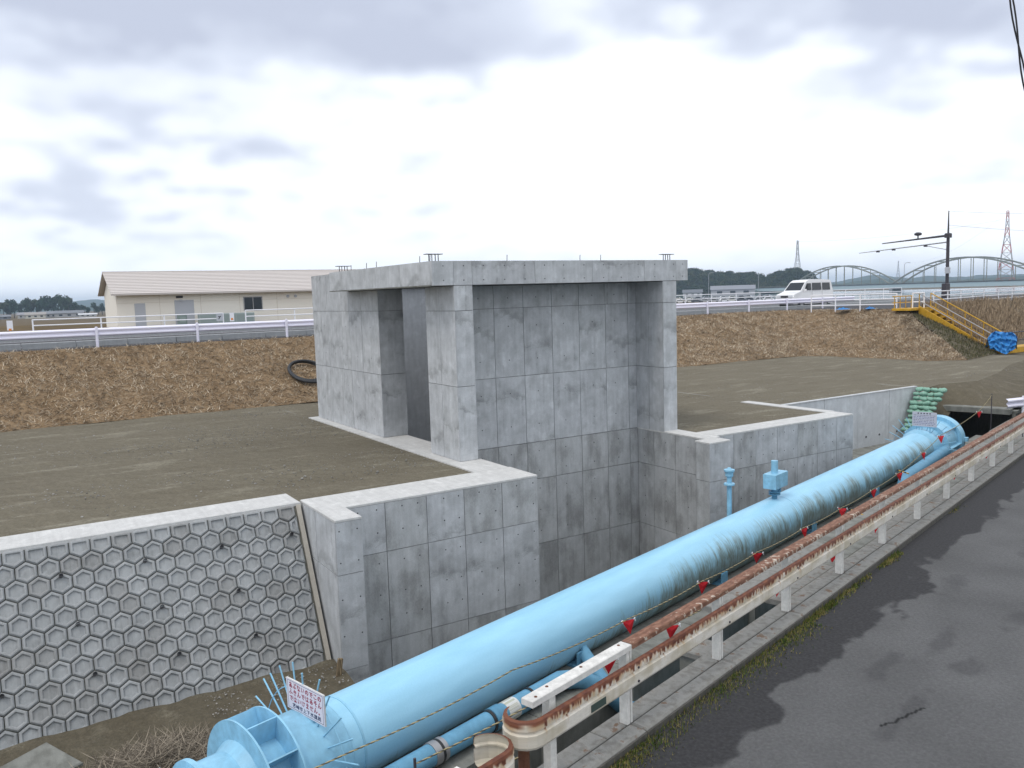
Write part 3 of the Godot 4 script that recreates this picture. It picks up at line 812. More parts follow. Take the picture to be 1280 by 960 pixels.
func right_wing() -> void:
	var g := thing("wing_wall", "concrete wing wall with a short pier right of the gatehouse, behind the blue valve box", "wall", Vector3(16.03, 0, -16.1))
	var o := -g.position
	var P: Array = M.panel; var Wn: Array = M.panel_worn
	bpart("channel_wall", Vector3(16.315, -2.62, -17.34) + o, Vector3(0.53, 5.18, 2.8), M.core, g)
	bpart("pier", Vector3(16.05, -2.62, -15.69) + o, Vector3(0.74, 5.18, 0.5), M.core, g)
	bpart("wall_core", Vector3(19.51, -2.62, -16.50) + o, Vector3(6.14, 5.18, 0.73), M.core, g)
	bpart("return_wall", Vector3(22.5, -1.02, -18.66) + o, Vector3(0.36, 1.98, 3.58), M.core, g)
	var vs := [-5.2, -4.69, -2.86, -1.03, -0.03]
	panels(g, Vector3(16.05, 0, 0) + o, Z, Y, -X, [-18.69, -18.0, -17.1, -16.2, -15.95], vs, [Wn[0], Wn[2], P[2]], 31)
	panels(g, Vector3(15.68, 0, 0) + o, Z, Y, -X, [-15.92, -15.42], vs, [P[2], Wn[1]], 32)
	panels(g, Vector3(0, 0, -15.44) + o, X, Y, Z, [15.66, 16.44], vs, [P[0], P[2], Wn[3]], 33)
	panels(g, Vector3(0, 0, -16.135) + o, X, Y, Z, [16.44, 17.3, 18.2, 19.1, 20.0, 20.9, 21.8, 22.6], vs, [P[2], Wn[0], Wn[1], P[0]], 34)
	panels(g, Vector3(22.58, 0, 0) + o, Z, Y, X, [-16.86, -16.135], vs, P, 35)
	var b := MB.new()
	b.chamfer(Vector3(16.31, -0.005, -17.335), Vector3(0.56, 0.05, 2.76), 0.01)
	b.chamfer(Vector3(16.05, -0.006, -15.688), Vector3(0.78, 0.048, 0.535), 0.01)
	b.chamfer(Vector3(19.6, -0.005, -16.49), Vector3(5.99, 0.05, 0.745), 0.01)
	b.chamfer(Vector3(22.5, -0.005, -18.655), Vector3(0.4, 0.05, 3.58), 0.01)
	put("coping", b, M.coping, g, o)
	holes(g, Vector3(0, 0, -16.135) + o, X, Y, Z, [16.7, 17.1, 17.6, 18.0, 18.5, 18.9, 19.4, 19.8, 20.3, 20.7, 21.2, 21.6, 22.2], [-0.2, -0.75, -1.3, -1.9])
	holes(g, Vector3(16.05, 0, 0) + o, Z, Y, -X, [-18.4, -17.5, -16.6], [-0.3, -0.8, -1.4, -2.0, -2.6])
	# precast wall beyond
	var w := thing("precast_wall", "pale smooth precast concrete panel wall ending at the green sandbags", "wall", Vector3(22.75, -2.0, -18.9))
	var xs := [22.72, 23.0, 24.87, 26.77, 28.67, 30.46]
	for i in xs.size() - 1:
		b = MB.new()
		b.box(Vector3((xs[i] + xs[i + 1]) / 2, -1.1, -18.97 - 0.004 * (i % 2)), Vector3(xs[i + 1] - xs[i] - 0.016, 2.24, 0.15))
		var pn := put("panel", b, M.precast, w, -w.position)
		if i > 1:
			var dr := MB.new()
			dr.lathe(Vector3(xs[i] + 0.5, -1.62, -18.893), Z, [Vector2(0, 0.04), Vector2(0.012, 0.036), Vector2(0.012, 0.0)], 12)
			dr.lathe(Vector3(xs[i] + 1.3, -1.62, -18.893), Z, [Vector2(0, 0.04), Vector2(0.012, 0.036), Vector2(0.012, 0.0)], 12)
			put("weep_hole", dr, M.dark, pn)

func block_mesh(poly: PackedVector2Array, h: float) -> ArrayMesh:
	# a raised rim round a sunken field
	var b := MB.new()
	var mid := Vector2.ZERO
	for p in poly: mid += p / poly.size()
	if Geometry2D.is_polygon_clockwise(poly): poly.reverse()
	var ring := func(d: float) -> PackedVector2Array:
		var r := Geometry2D.offset_polygon(poly, -d)
		return r[0] if r.size() > 0 else PackedVector2Array()
	var lv := [[0.005, 0.0], [0.008, h - 0.024], [0.028, h], [0.052, h], [0.070, h - 0.032]]
	var rings := []
	for l in lv:
		# shrink towards the middle so that every ring keeps the same corners
		var a := PackedVector2Array()
		for i in poly.size():
			var p := poly[i]; var q := poly[(i + 1) % poly.size()]; var o := poly[(i - 1 + poly.size()) % poly.size()]
			var n1 := (q - p).normalized().orthogonal(); var n2 := (p - o).normalized().orthogonal()
			if n1.dot(mid - p) < 0: n1 = -n1
			if n2.dot(mid - p) < 0: n2 = -n2
			var k := 1.0 + n1.dot(n2)
			a.append(p + (n1 + n2) / maxf(k, 0.3) * l[0])
		rings.append(a)
	for i in rings.size() - 1:
		for k in poly.size():
			var l := (k + 1) % poly.size()
			var p0: Vector2 = rings[i][k]; var p1: Vector2 = rings[i][l]; var q0: Vector2 = rings[i + 1][k]; var q1: Vector2 = rings[i + 1][l]
			var out := ((p0 + p1) / 2 - mid)
			if i == 3: out = -out
			b.face([Vector3(p0.x, p0.y, lv[i][1]), Vector3(p1.x, p1.y, lv[i][1]), Vector3(q1.x, q1.y, lv[i + 1][1]), Vector3(q0.x, q0.y, lv[i + 1][1])], Vector3(out.x, out.y, 0.05 if i != 2 else 100.0))
	var top := []
	for p in rings[-1]: top.append(Vector3(p.x, p.y, lv[-1][1]))
	b.face(top, Vector3.BACK)
	return b.mesh()

func hex_wall() -> void:
	# leaning 1 : 0.5; local x along the wall, local y up the slope, local z out of it
	var g := Node3D.new()
	g.name = numbered("block_revetment")
	add_child(g)
	tag(g, "leaning retaining wall of grey hexagon concrete blocks under a pale coping", "retaining wall")
	var lean := atan(0.5)
	g.position = Vector3(0, -3.0, -14.66)
	g.rotation.x = -lean
	var L := 3.0 / cos(lean)            # slope length from the foot to yard level
	var b := MB.new()
	b.box(Vector3(-1.55, L / 2 - 0.25, -0.15), Vector3(13.0, L + 0.5, 0.26))
	put("backing", b, M.mortar, g)
	var pitch := 0.3335; var R := pitch / sqrt(3.0)
	var area := PackedVector2Array([Vector2(-8.0, 0.0), Vector2(4.86, 0.0), Vector2(4.86, L - 0.035), Vector2(-8.0, L - 0.035)])
	var full := PackedVector2Array()
	for k in 6: full.append(Vector2(cos(PI / 6 + k * PI / 3), sin(PI / 6 + k * PI / 3)) * R)
	var whole := [block_mesh(full, 0.06), block_mesh(full, 0.054)]
	var r := RandomNumberGenerator.new(); r.seed = 5
	var rest := MB.new()
	var made := 0
	var drains := []
	for row in 13:
		var y := L - 0.165 - row * R * 1.5
		for ci in range(-1, 40):
			var x := 4.68 - ci * pitch - (0.5 * pitch if row % 2 else 0.0)
			if x < -4.6: continue
			var hx := PackedVector2Array()
			for p in full: hx.append(p + Vector2(x, y))
			var cut := Geometry2D.intersect_polygons(hx, area)
			if cut.is_empty(): continue
			var poly: PackedVector2Array = cut[0]
			var ar := 0.0
			for i in poly.size(): ar += poly[i].cross(poly[(i + 1) % poly.size()]) / 2.0
			if absf(ar) < 0.012: continue
			var is_whole := absf(ar) > 0.0955
			var mi := r.randi() % 5
			if r.randf() < 0.06: mi = 5
			if row > 7 and r.randf() < 0.12: mi = 3
			var o := MeshInstance3D.new()
			o.name = "hexagon_block"
			if is_whole:
				o.mesh = whole[r.randi() % 2]
			else:
				var loc := PackedVector2Array()
				for p in poly: loc.append(p - Vector2(x, y))
				o.mesh = block_mesh(loc, 0.056)
			o.material_override = M.block[mi]
			o.position = Vector3(x, y, -0.02 + r.randf_range(-0.004, 0.004))
			o.rotation = Vector3(r.randf_range(-0.012, 0.012), r.randf_range(-0.012, 0.012), r.randf_range(-0.012, 0.012))
			g.add_child(o, true)
			made += 1
			# a drain pipe stub in every twelfth block or so
			if is_whole and row % 3 == 2 and posmod(ci * 2 - row * 2 / 3 * 1 + row, 8) < 2:
				drains.append(Vector3(x, y + R * 0.66, 0.012))
	for d in drains:
		b = MB.new()
		b.lathe(d + Vector3(0, 0, 0.0), Z, [Vector2(0.0, 0.036), Vector2(0.062, 0.036), Vector2(0.062, 0.028), Vector2(0.03, 0.028), Vector2(0.03, 0.0)], 14)
		put("drain_stub", b, M.dark, g)
	# edge strip beside the pier and the coping along the top
	b = MB.new()
	b.box(Vector3(4.93, L / 2 - 0.04, -0.01), Vector3(0.09, L, 0.06))
	put("edge_strip", b, M.edge, g)
	var cp := MB.new()
	cp.chamfer(Vector3(-1.52, -0.02, -16.60), Vector3(13.0, 0.07, 0.93), 0.012)
	var co := put("coping", cp, M.coping, g)
	co.transform = g.transform.affine_inverse()

func canal_works() -> void:
	# bed and foot of the hexagon wall
	var gn := noise(0.9, 81, 4)
	var b := MB.new()
	grid(b, 90, 50, func(u, v):
		var x := lerpf(-9.0, 5.02, u)
		var near := 7.76 / 0.9627 - x * -0.2811 * -1.0
		var zn := -(7.72 + x * -0.2706 * -1.0 * 0.0) / 0.9627
		zn = (7.74 + 0.2706 * x) / -0.9627
		var z := lerpf(-14.72, zn, v)
		return Vector3(x, -2.86 + 0.10 * (1.0 - v) * (1.0 - v) - 0.25 * v + gn.get_noise_2d(x * 1.2, z * 1.2) * 0.07, z))
	struct("canal_bank", b, M.earth_dark, "muddy earth at the foot of the hexagon-block wall")
	b = MB.new()
	b.face([cv(-6, 4.9, -5.2), cv(40, 4.9, -5.2), Vector3(40, -5.2, -18.72), Vector3(5.0, -5.2, -18.72), Vector3(5.0, -5.2, -12), cv(-6, 10.0, -5.2)], Vector3.UP)
	struct("canal_bed", b, M.old_concrete, "concrete bed of the canal below the gatehouse")
	b = MB.new()
	b.face([cv(-6, 5.03, -3.45), cv(40, 5.03, -3.45), cv(40, 6.92, -3.45), cv(-6, 6.92, -3.45)], Vector3.UP)
	struct("canal_water", b, M.water, "dark still water in the narrow drain beside the kerb")
	b = MB.new()
	b.box(Vector3(27.2, -2.35, -18.2), Vector3(9.0, 0.7, 1.5))
	struct("ledge", b, M.old_concrete, "concrete ledge at the foot of the precast wall")
	# shelf that carries the two mains
	var g := thing("pipe_shelf", "weathered concrete shelf under the blue pipes, along the drain", "wall", Vector3.ZERO, CANAL_TURN)
	var cuts := span(-6.0, 34.0, 2.0)
	for i in cuts.size() - 1:
		bpart("wall_bay", Vector3((cuts[i] + cuts[i + 1]) / 2, -3.44, -7.32), Vector3(cuts[i + 1] - cuts[i] - 0.014, 3.58, 0.86 - 0.004 * (i % 2)), M.old_concrete, g)
		bpart("buttress", Vector3(cuts[i], -2.75, -6.82), Vector3(0.16, 2.0, 0.13), M.old_concrete, g)
	# kerb wall and kerb
	b = MB.new()
	b.box(Vector3(20, -2.99, -4.83), Vector3(54, 4.58, 0.42), Basis())
	var kw := struct("kerb_wall", b, M.old_concrete, "retaining wall of the near road facing the drain")
	kw.rotation.y = CANAL_TURN
	var k := Node3D.new()
	k.name = numbered("kerb"); add_child(k); k.rotation.y = CANAL_TURN
	tag(k, "weathered concrete kerb of the near road under the rusty guardrail", "", "", "structure")
	for i in 27:
		var s := -7.0 + i * 2.0
		b = MB.new(); b.chamfer(Vector3(s + 1.0, -0.635, -4.715), Vector3(1.985, 0.13, 0.205), 0.02)
		put("kerb_block", b, M.kerb, k)
		b = MB.new(); b.chamfer(Vector3(s + 0.6, -0.637, -4.94), Vector3(1.985, 0.13, 0.225), 0.012)
		put("kerb_block", b, M.kerb, k)
		bpart("kerb_dark_strip", Vector3(s + 1.0, -0.665, -4.603), Vector3(1.99, 0.13, 0.018), M.kerb_dark, k)  # thin dark strip along each block's road-side face
	# strut and cover slabs over the drain
	var cs := thing("strut", "square concrete strut rising from the drain just behind the kerb", "strut", cv(9.3, 5.28, -3.7), CANAL_TURN)
	b = MB.new(); b.chamfer(Vector3(0, 1.5, 0), Vector3(0.42, 3.0, 0.36), 0.02); put("shaft", b, M.old_concrete, cs)
	b = MB.new(); b.chamfer(Vector3(0, 3.03, 0), Vector3(0.5, 0.08, 0.4), 0.015); put("cap", b, M.kerb, cs)
	var dk := thing("drain_cover", "row of long grey cover slabs over the drain behind the guardrail posts", "drain cover", cv(10.6, 5.1, -0.6), CANAL_TURN)
	for row in 3:
		for i in 11:
			var s0 := (0.75 - row * 0.42) + i * 2.0
			b = MB.new()
			b.chamfer(Vector3(s0 + 1.0, -0.04, 0.03 - row * 0.30 - 0.15), Vector3(1.98, 0.09, 0.285), 0.012)
			put("cover_slab", b, [M.kerb, M.old_concrete, M.kerb][(i + row) % 3], dk)
	# culvert mouth at the far end
	var hw: Node3D = thing("culvert_headwall", "dark culvert mouth under a mossy concrete lip behind the end of the blue pipe", "culvert", cv(34.9, 8.0, -3.7), CANAL_TURN)
	b = MB.new(); b.chamfer(Vector3(0.25, 2.86, -0.55), Vector3(0.5, 0.22, 3.4), 0.03); put("lip", b, M.old_concrete, hw)
	b = MB.new(); b.box(Vector3(0.45, 1.4, -2.1), Vector3(0.9, 2.8, 0.5)); put("side_wall", b, M.old_concrete, hw)
	b = MB.new(); b.chamfer(Vector3(-1.1, 1.23, 1.22), Vector3(3.6, 2.66, 0.26), 0.02); put("side_wall", b, M.old_concrete, hw)
	b = MB.new(); b.box(Vector3(16.2, 1.4, -0.4), Vector3(0.2, 2.8, 3.4)); put("inner_end", b, M.old_concrete, hw)
	b = MB.new(); b.box(Vector3(8.4, 2.80, -0.4), Vector3(16.0, 0.1, 3.4)); put("ceiling", b, M.old_concrete, hw)
	b = MB.new(); b.box(Vector3(8.4, 1.4, -2.2), Vector3(16.0, 2.8, 0.12)); b.box(Vector3(8.4, 1.4, 1.2), Vector3(16.0, 2.8, 0.12)); b.box(Vector3(8.4, -0.6, -0.4), Vector3(17.0, 0.1, 3.4)); put("tunnel_side", b, M.old_concrete, hw)

# ---------- water mains (local x along the canal, local z towards the road) ----------
func ring_profile(s0: float, s1: float, r0: float, r1: float) -> Array:
	return [Vector2(s0, r0), Vector2(s0, r1), Vector2(s1, r1), Vector2(s1, r0)]

func water_main() -> void:
	var ax := Vector3(0, -1.235, -8.0)
	var g := thing("water_main", "thick sky-blue water main running along the canal, algae-streaked low on its side", "pipe", Vector3.ZERO, CANAL_TURN)
	var b := MB.new()
	var path := []
	for i in 24: path.append(ax + Vector3(5.2 + i, 0, 0))
	b.tube(path, 0.517, 56, false, 1.0 / 23.0)
	put("barrel", b, M.main, g)
	# near end: collar, stiffened twin flanges, stub with coupling
	b = MB.new()
	b.lathe(ax, X, [Vector2(4.62, 0.50), Vector2(4.62, 0.548), Vector2(5.32, 0.548), Vector2(5.34, 0.53), Vector2(5.34, 0.51)], 56)
	put("collar", b, M.blue, g)
	b = MB.new(); b.lathe(ax, X, [Vector2(5.5, 0.515), Vector2(5.5, 0.523), Vector2(5.53, 0.523), Vector2(5.53, 0.515)], 56); put("weld_band", b, M.blue, g)
	for s in [4.22, 4.60]:
		b = MB.new(); b.lathe(ax, X, [Vector2(s, 0.40), Vector2(s, 0.745), Vector2(s + 0.022, 0.745), Vector2(s + 0.022, 0.40)], 64)
		put("flange", b, M.blue, g)
	b = MB.new()
	b.lathe(ax, X, [Vector2(4.24, 0.47), Vector2(4.60, 0.47)], 48)
	put("neck", b, M.blue, g)
	for k in 10:
		var a := TAU * (k + 0.35) / 10
		var d := Vector3(0, cos(a), sin(a))
		b = MB.new()
		b.box(ax + Vector3(4.421, 0, 0) + d * 0.605, Vector3(0.356, 0.27, 0.016), Basis(X, d, X.cross(d)))
		put("rib", b, M.blue, g)
	b = MB.new()
	b.lathe(ax, X, [Vector2(3.42, 0.455), Vector2(4.1, 0.455), Vector2(4.22, 0.53)], 48)
	put("stub", b, M.blue, g)
	b = MB.new()
	b.lathe(ax, X, [Vector2(3.66, 0.45), Vector2(3.68, 0.535), Vector2(3.74, 0.535), Vector2(3.76, 0.45)], 48)
	put("coupling_ring", b, M.blue, g)
	b = MB.new()
	b.lathe(ax, X, [Vector2(3.30, 0.42), Vector2(3.30, 0.50), Vector2(3.42, 0.50), Vector2(3.42, 0.42)], 48)
	var cl := put("coupling_ring", b, M.blue, g)
	for k in 8:
		var a := TAU * (k + 0.1) / 8
		var d := Vector3(0, cos(a), sin(a))
		b = MB.new()
		b.box(ax + Vector3(3.36, 0, 0) + d * 0.53, Vector3(0.12, 0.10, 0.09), Basis(X, d, X.cross(d)))
		b.tube([ax + Vector3(3.22, 0, 0) + d * 0.54, ax + Vector3(3.52, 0, 0) + d * 0.54], 0.022, 8)
		put("bolt_lug", b, M.blue, cl)
	b = MB.new()
	b.lathe(ax, X, [Vector2(-6.0, 0.44), Vector2(3.30, 0.44)], 48)
	put("far_barrel", b, M.blue, g)
	# fan of spikes against climbing, near end and far end
	for e in [[5.04, 17, 0.53], [28.1, 15, 0.52]]:
		for k in e[1]:
			var a: float = deg_to_rad((k - (e[1] - 1) / 2.0) * 14.0 + 4.0)
			var d := Vector3(0, cos(a), sin(a))
			b = MB.new()
			b.tube([ax + Vector3(e[0], 0, 0) + d * e[2], ax + Vector3(e[0] + 0.03 * sin(k * 3.7), 0, 0) + d * (1.07 + 0.03 * sin(k * 2.1))], 0.0105, 6)
			put("spike", b, M.blue, g)
		b = MB.new()
		var ring := []
		for k in 30:
			var a: float = deg_to_rad(-106.0 + k * 212.0 / 29.0)
			ring.append(ax + Vector3(e[0], cos(a) * 0.82, sin(a) * 0.82))
		b.tube(ring, 0.006, 5)
		put("spike_hoop", b, M.blue, g)
	b = MB.new(); b.lathe(ax, X, [Vector2(17.7, 0.516), Vector2(17.7, 0.521), Vector2(17.73, 0.521), Vector2(17.73, 0.516)], 56); put("weld_band", b, M.main, g)
	# saddles
	for s in [9.6, 14.1, 18.4, 22.6, 26.3]:
		var sd := Node3D.new(); sd.name = "saddle"; g.add_child(sd, true)
		b = MB.new()
		b.prism(Vector3(s - 0.012, 0, 0), Vector3(0, 0, 1), Y, X * 0.024, [Vector2(-8.45, -1.64), Vector2(-7.5, -1.64), Vector2(-7.46, -1.35), Vector2(-7.62, -1.60), Vector2(-7.86, -1.75), Vector2(-8.14, -1.75), Vector2(-8.38, -1.60), Vector2(-8.5, -1.3)])
		put("web", b, M.blue_dull, sd)
		b = MB.new()
		b.box(Vector3(s, -1.53, -7.47), Vector3(0.22, 0.24, 0.03))
		b.box(Vector3(s, -1.63, -7.62), Vector3(0.26, 0.035, 0.36))
		put("foot", b, M.blue_dull, sd)
	# branch stub with a blank end below the first saddle
	b = MB.new()
	b.tube([Vector3(9.75, -1.40, -7.66), Vector3(9.6, -1.55, -7.3), Vector3(9.5, -1.72, -6.98)], 0.10, 20)
	b.lathe(Vector3(9.49, -1.73, -6.97), Vector3(-0.2, -0.5, 0.84).normalized(), [Vector2(0, 0.0), Vector2(0, 0.15), Vector2(0.03, 0.15), Vector2(0.03, 0.0)], 24)
	put("branch", b, M.blue_dull, g)
	# far end: broad ring girder, anchor block of plate, domed joint
	b = MB.new()
	b.lathe(ax, X, [Vector2(27.7, 0.51), Vector2(28.0, 0.60), Vector2(28.6, 0.60), Vector2(28.6, 0.72), Vector2(28.75, 0.72), Vector2(28.75, 0.66), Vector2(29.9, 0.66), Vector2(29.9, 0.78), Vector2(30.0, 0.80), Vector2(30.25, 0.80), Vector2(30.35, 0.76), Vector2(30.42, 0.6), Vector2(30.5, 0.35), Vector2(30.53, 0.0)], 64)
	put("end_joint", b, M.blue, g)
	b = MB.new()
	for a in [-60, 0, 50, 95]:
		var d := Vector3(0, cos(deg_to_rad(a)), sin(deg_to_rad(a)))
		b.box(ax + Vector3(29.3, 0, 0) + d * 0.71, Vector3(1.2, 0.12, 0.02), Basis(X, d, X.cross(d)))
	b.box(ax + Vector3(30.15, 0.05, 0.84), Vector3(0.16, 0.13, 0.12))
	put("joint_ribs", b, M.blue, g)
	b = MB.new()
	b.chamfer(Vector3(28.95, -2.17, -7.98), Vector3(1.5, 1.9, 1.26), 0.02)
	put("anchor_block", b, M.blue, g)
	b = MB.new()
	b.chamfer(Vector3(29.2, -2.05, -7.0), Vector3(2.4, 0.5, 0.62), 0.02)
	put("valve_case", b, M.blue, g)

func small_main() -> void:
	var g := thing("service_pipe", "thinner dull-blue pipe with clamps and a white label, below the thick main", "pipe", Vector3.ZERO, CANAL_TURN)
	var ax := Vector3(0, -1.472, -7.2)
	var b := MB.new()
	b.tube([ax + Vector3(-6, 0, 0), ax + Vector3(8.75, 0, 0), ax + Vector3(9.05, -0.06, 0.10), ax + Vector3(9.4, -0.3, 0.3), ax + Vector3(9.75, -0.7, 0.46), ax + Vector3(10.1, -0.85, 0.5), ax + Vector3(20.5, -0.85, 0.5), ax + Vector3(22.5, -0.3, 0.3), ax + Vector3(24.0, 0.10, 0.0), ax + Vector3(28.3, 0.2, -0.1)], [0.134, 0.134, 0.134, 0.134, 0.134, 0.134, 0.134, 0.15, 0.17, 0.17], 28)
	put("barrel", b, M.blue_dull, g)
	for s in [6.36, 7.27, 8.06]:
		b = MB.new(); b.lathe(ax, X, [Vector2(s - 0.02, 0.13), Vector2(s - 0.02, 0.148), Vector2(s + 0.02, 0.148), Vector2(s + 0.02, 0.13)], 28)
		put("clamp_band", b, M.rubber, g)
	b = MB.new(); b.lathe(ax, X, [Vector2(7.30, 0.13), Vector2(7.30, 0.153), Vector2(7.47, 0.153), Vector2(7.47, 0.13)], 28); put("sleeve", b, M.blue_dark, g)
	b = MB.new(); b.lathe(ax, X, [Vector2(6.24, 0.13), Vector2(6.24, 0.147), Vector2(6.44, 0.147), Vector2(6.44, 0.13)], 28); put("repair_clamp", b, M.steel, g)
	b = MB.new(); b.lathe(ax, X, [Vector2(7.54, 0.13), Vector2(7.54, 0.138), Vector2(7.76, 0.138), Vector2(7.76, 0.13)], 28)
	var im := rgb_tex(64, 64, func(x, y, _i):
		var l = (y / 5) % 2 == 0 and x > 14 and x < 50 and y > 12 and y < 44 and (x * 7 + y * 3) % 5 > 1
		return Color(0.55, 0.56, 0.42) if l else Color(0.80, 0.81, 0.80))
	var lm := mat(Color(1, 1, 1), 0.6); lm.albedo_texture = im; lm.uv1_triplanar = true; lm.uv1_scale = Vector3(2.3, 2.3, 2.3)
	put("label_wrap", b, lm, g)

# ---------- lettering drawn stroke by stroke ----------
var KANA := {
	"あ": [[.2,.25,.8,.22],[.45,.08,.44,.5,.5,.88],[.66,.4,.5,.75,.28,.85,.2,.68,.4,.5,.68,.5,.84,.68,.74,.86,.58,.93]],
	"ぶ": [[.4,.12,.55,.22],[.5,.34,.4,.55,.52,.75,.42,.92],[.2,.65,.12,.85],[.68,.6,.8,.82],[.78,.12,.84,.24],[.88,.08,.94,.2]],
	"な": [[.15,.26,.5,.24],[.36,.08,.16,.62],[.66,.2,.85,.36],[.62,.4,.62,.8,.46,.92,.32,.82,.46,.7,.66,.76,.85,.9]],
	"い": [[.22,.2,.22,.66,.34,.82,.42,.7],[.68,.26,.8,.48,.82,.66]],
	"の": [[.52,.22,.44,.62,.26,.8,.14,.6,.26,.32,.54,.2,.8,.34,.86,.58,.72,.8,.56,.88]],
	"で": [[.14,.24,.86,.18],[.66,.2,.42,.42,.4,.7,.72,.88],[.68,.44,.74,.56],[.8,.38,.87,.5]],
	"こ": [[.25,.22,.75,.2,.66,.3],[.22,.62,.26,.82,.5,.86,.82,.8]],
	"ふ": [[.4,.12,.58,.24],[.5,.36,.42,.55,.54,.74,.42,.92],[.2,.64,.12,.85],[.74,.6,.88,.82]],
	"き": [[.2,.28,.8,.2],[.2,.46,.84,.38],[.42,.08,.72,.64],[.28,.66,.3,.86,.7,.9]],
	"ん": [[.5,.1,.14,.9,.34,.52,.5,.56,.52,.84,.7,.86,.88,.6]],
	"は": [[.2,.14,.16,.5,.22,.9],[.4,.32,.88,.3],[.66,.12,.66,.78,.5,.9,.4,.78,.56,.68,.88,.86]],
	"そ": [[.24,.14,.74,.12,.18,.46,.86,.42,.5,.58,.5,.8,.74,.9]],
	"け": [[.2,.14,.16,.5,.22,.88],[.4,.34,.9,.32],[.7,.12,.7,.6,.54,.92]],
	"ま": [[.2,.24,.8,.24],[.24,.44,.76,.44],[.52,.08,.52,.78,.36,.92,.24,.8,.4,.7,.8,.88]],
	"せ": [[.12,.42,.9,.36],[.66,.14,.64,.56,.54,.6],[.32,.2,.32,.82,.44,.88,.76,.86]],
	"。": [[.2,.78,.32,.72,.38,.84,.26,.92,.18,.82]],
	"宮": [[.5,.04,.5,.14],[.12,.28,.12,.16,.88,.16,.88,.28],[.32,.3,.68,.3,.68,.48,.32,.48,.32,.3],[.24,.58,.76,.58,.76,.92,.24,.92,.24,.58],[.5,.48,.46,.58]],
	"崎": [[.2,.16,.2,.7],[.06,.36,.06,.72,.36,.72,.36,.36],[.46,.24,.94,.24],[.7,.08,.52,.4],[.7,.24,.9,.4],[.42,.5,.96,.5],[.84,.5,.84,.92,.74,.9],[.5,.62,.72,.62,.72,.8,.5,.8,.5,.62]],
	"市": [[.5,.04,.5,.18],[.08,.22,.92,.22],[.24,.4,.24,.82],[.24,.4,.78,.4,.78,.78,.68,.78],[.5,.22,.5,.96]],
	"上": [[.46,.1,.46,.88],[.46,.44,.82,.44],[.08,.88,.92,.88]],
	"下": [[.08,.14,.92,.14],[.46,.14,.46,.94],[.5,.36,.74,.54]],
	"水": [[.5,.06,.5,.92,.4,.88],[.12,.32,.4,.32,.12,.8],[.82,.22,.56,.42,.9,.84]],
	"道": [[.42,.1,.5,.2],[.76,.08,.66,.2],[.34,.24,.94,.24],[.44,.34,.86,.34,.86,.76,.44,.76,.44,.34],[.44,.48,.86,.48],[.44,.62,.86,.62],[.08,.14,.2,.26],[.06,.42,.2,.42,.2,.76,.06,.9,.3,.86,.94,.92]],
	"局": [[.2,.12,.82,.12,.82,.3,.2,.3],[.2,.12,.2,.6,.08,.92],[.2,.42,.88,.42,.86,.9,.76,.88],[.36,.58,.66,.58,.66,.82,.36,.82,.36,.58]],
}

func stroke(im: Image, a: Vector2, b: Vector2, r: float, c: Color) -> void:
	var n := maxi(1, int((b - a).length()))
	for i in n + 1:
		var p := a.lerp(b, float(i) / n)
		im.fill_rect(Rect2i(int(p.x - r), int(p.y - r), int(r * 2.0) + 1, int(r * 2.0) + 1), c)

func write(im: Image, text: String, at: Vector2, size: Vector2, r: float, c: Color) -> void:
	for k in text.length():
		for s in KANA.get(text[k], []):
			for i in range(0, s.size() - 2, 2):
				var o := at + Vector2(size.x * k, 0)
				stroke(im, o + Vector2(s[i], s[i + 1]) * size * 0.94, o + Vector2(s[i + 2], s[i + 3]) * size * 0.94, r, c)

func sign_material(kind: int) -> StandardMaterial3D:
	var im := Image.create(512, 320, false, Image.FORMAT_RGB8)
	im.fill(Color(0.90, 0.885, 0.92))
	if kind == 0:
		var red := Color(0.58, 0.10, 0.22); var dark := Color(0.16, 0.18, 0.32)
		for q in [Rect2i(16, 14, 480, 4), Rect2i(16, 302, 480, 4), Rect2i(16, 14, 4, 292), Rect2i(492, 14, 4, 292)]:
			im.fill_rect(q, dark)
		write(im, "あぶないのでこの", Vector2(34, 26), Vector2(56, 70), 3.2, red)
		write(im, "ふきんではあそん", Vector2(34, 96), Vector2(56, 70), 3.2, red)
		write(im, "ではいけません。", Vector2(34, 166), Vector2(56, 70), 3.2, red)
		write(im, "宮崎市上下水道局", Vector2(74, 242), Vector2(49, 52), 2.6, dark)
	else:
		im.fill(Color(0.78, 0.78, 0.82))
		var r := RandomNumberGenerator.new(); r.seed = 3
		for k in 5: im.fill_rect(Rect2i(110 + k * 62, 16, 30, 26), Color(0.16, 0.16, 0.2))
		for l in 7:
			var x := 26
			while x < 480:
				var w := r.randi_range(10, 46)
				if x + w > 486: break
				im.fill_rect(Rect2i(x, 66 + l * 35, w, 12), Color(0.38, 0.40, 0.56) if l % 3 else Color(0.46, 0.44, 0.5))
				x += w + r.randi_range(5, 22)
	var m := mat(Color(0.92, 0.92, 0.92), 0.45)
	m.albedo_texture = ImageTexture.create_from_image(im)
	return m

func board(g: Node3D, s: float, p0: float, p1: float, y0: float, y1: float, m: Material) -> void:
	# faces down the canal towards -x; p0 is its left edge as read
	var b := MB.new()
	b.box(Vector3(s + 0.011, (y0 + y1) / 2, -(p0 + p1) / 2), Vector3(0.018, y1 - y0, p0 - p1))
	var bd := put("board", b, M.white_old, g)
	b = MB.new()
	b.face([Vector3(s, y1, -p0), Vector3(s, y1, -p1), Vector3(s, y0, -p1), Vector3(s, y0, -p0)], -X, [Vector2(0, 0), Vector2(1, 0), Vector2(1, 1), Vector2(0, 1)])
	put("print", b, m, bd)

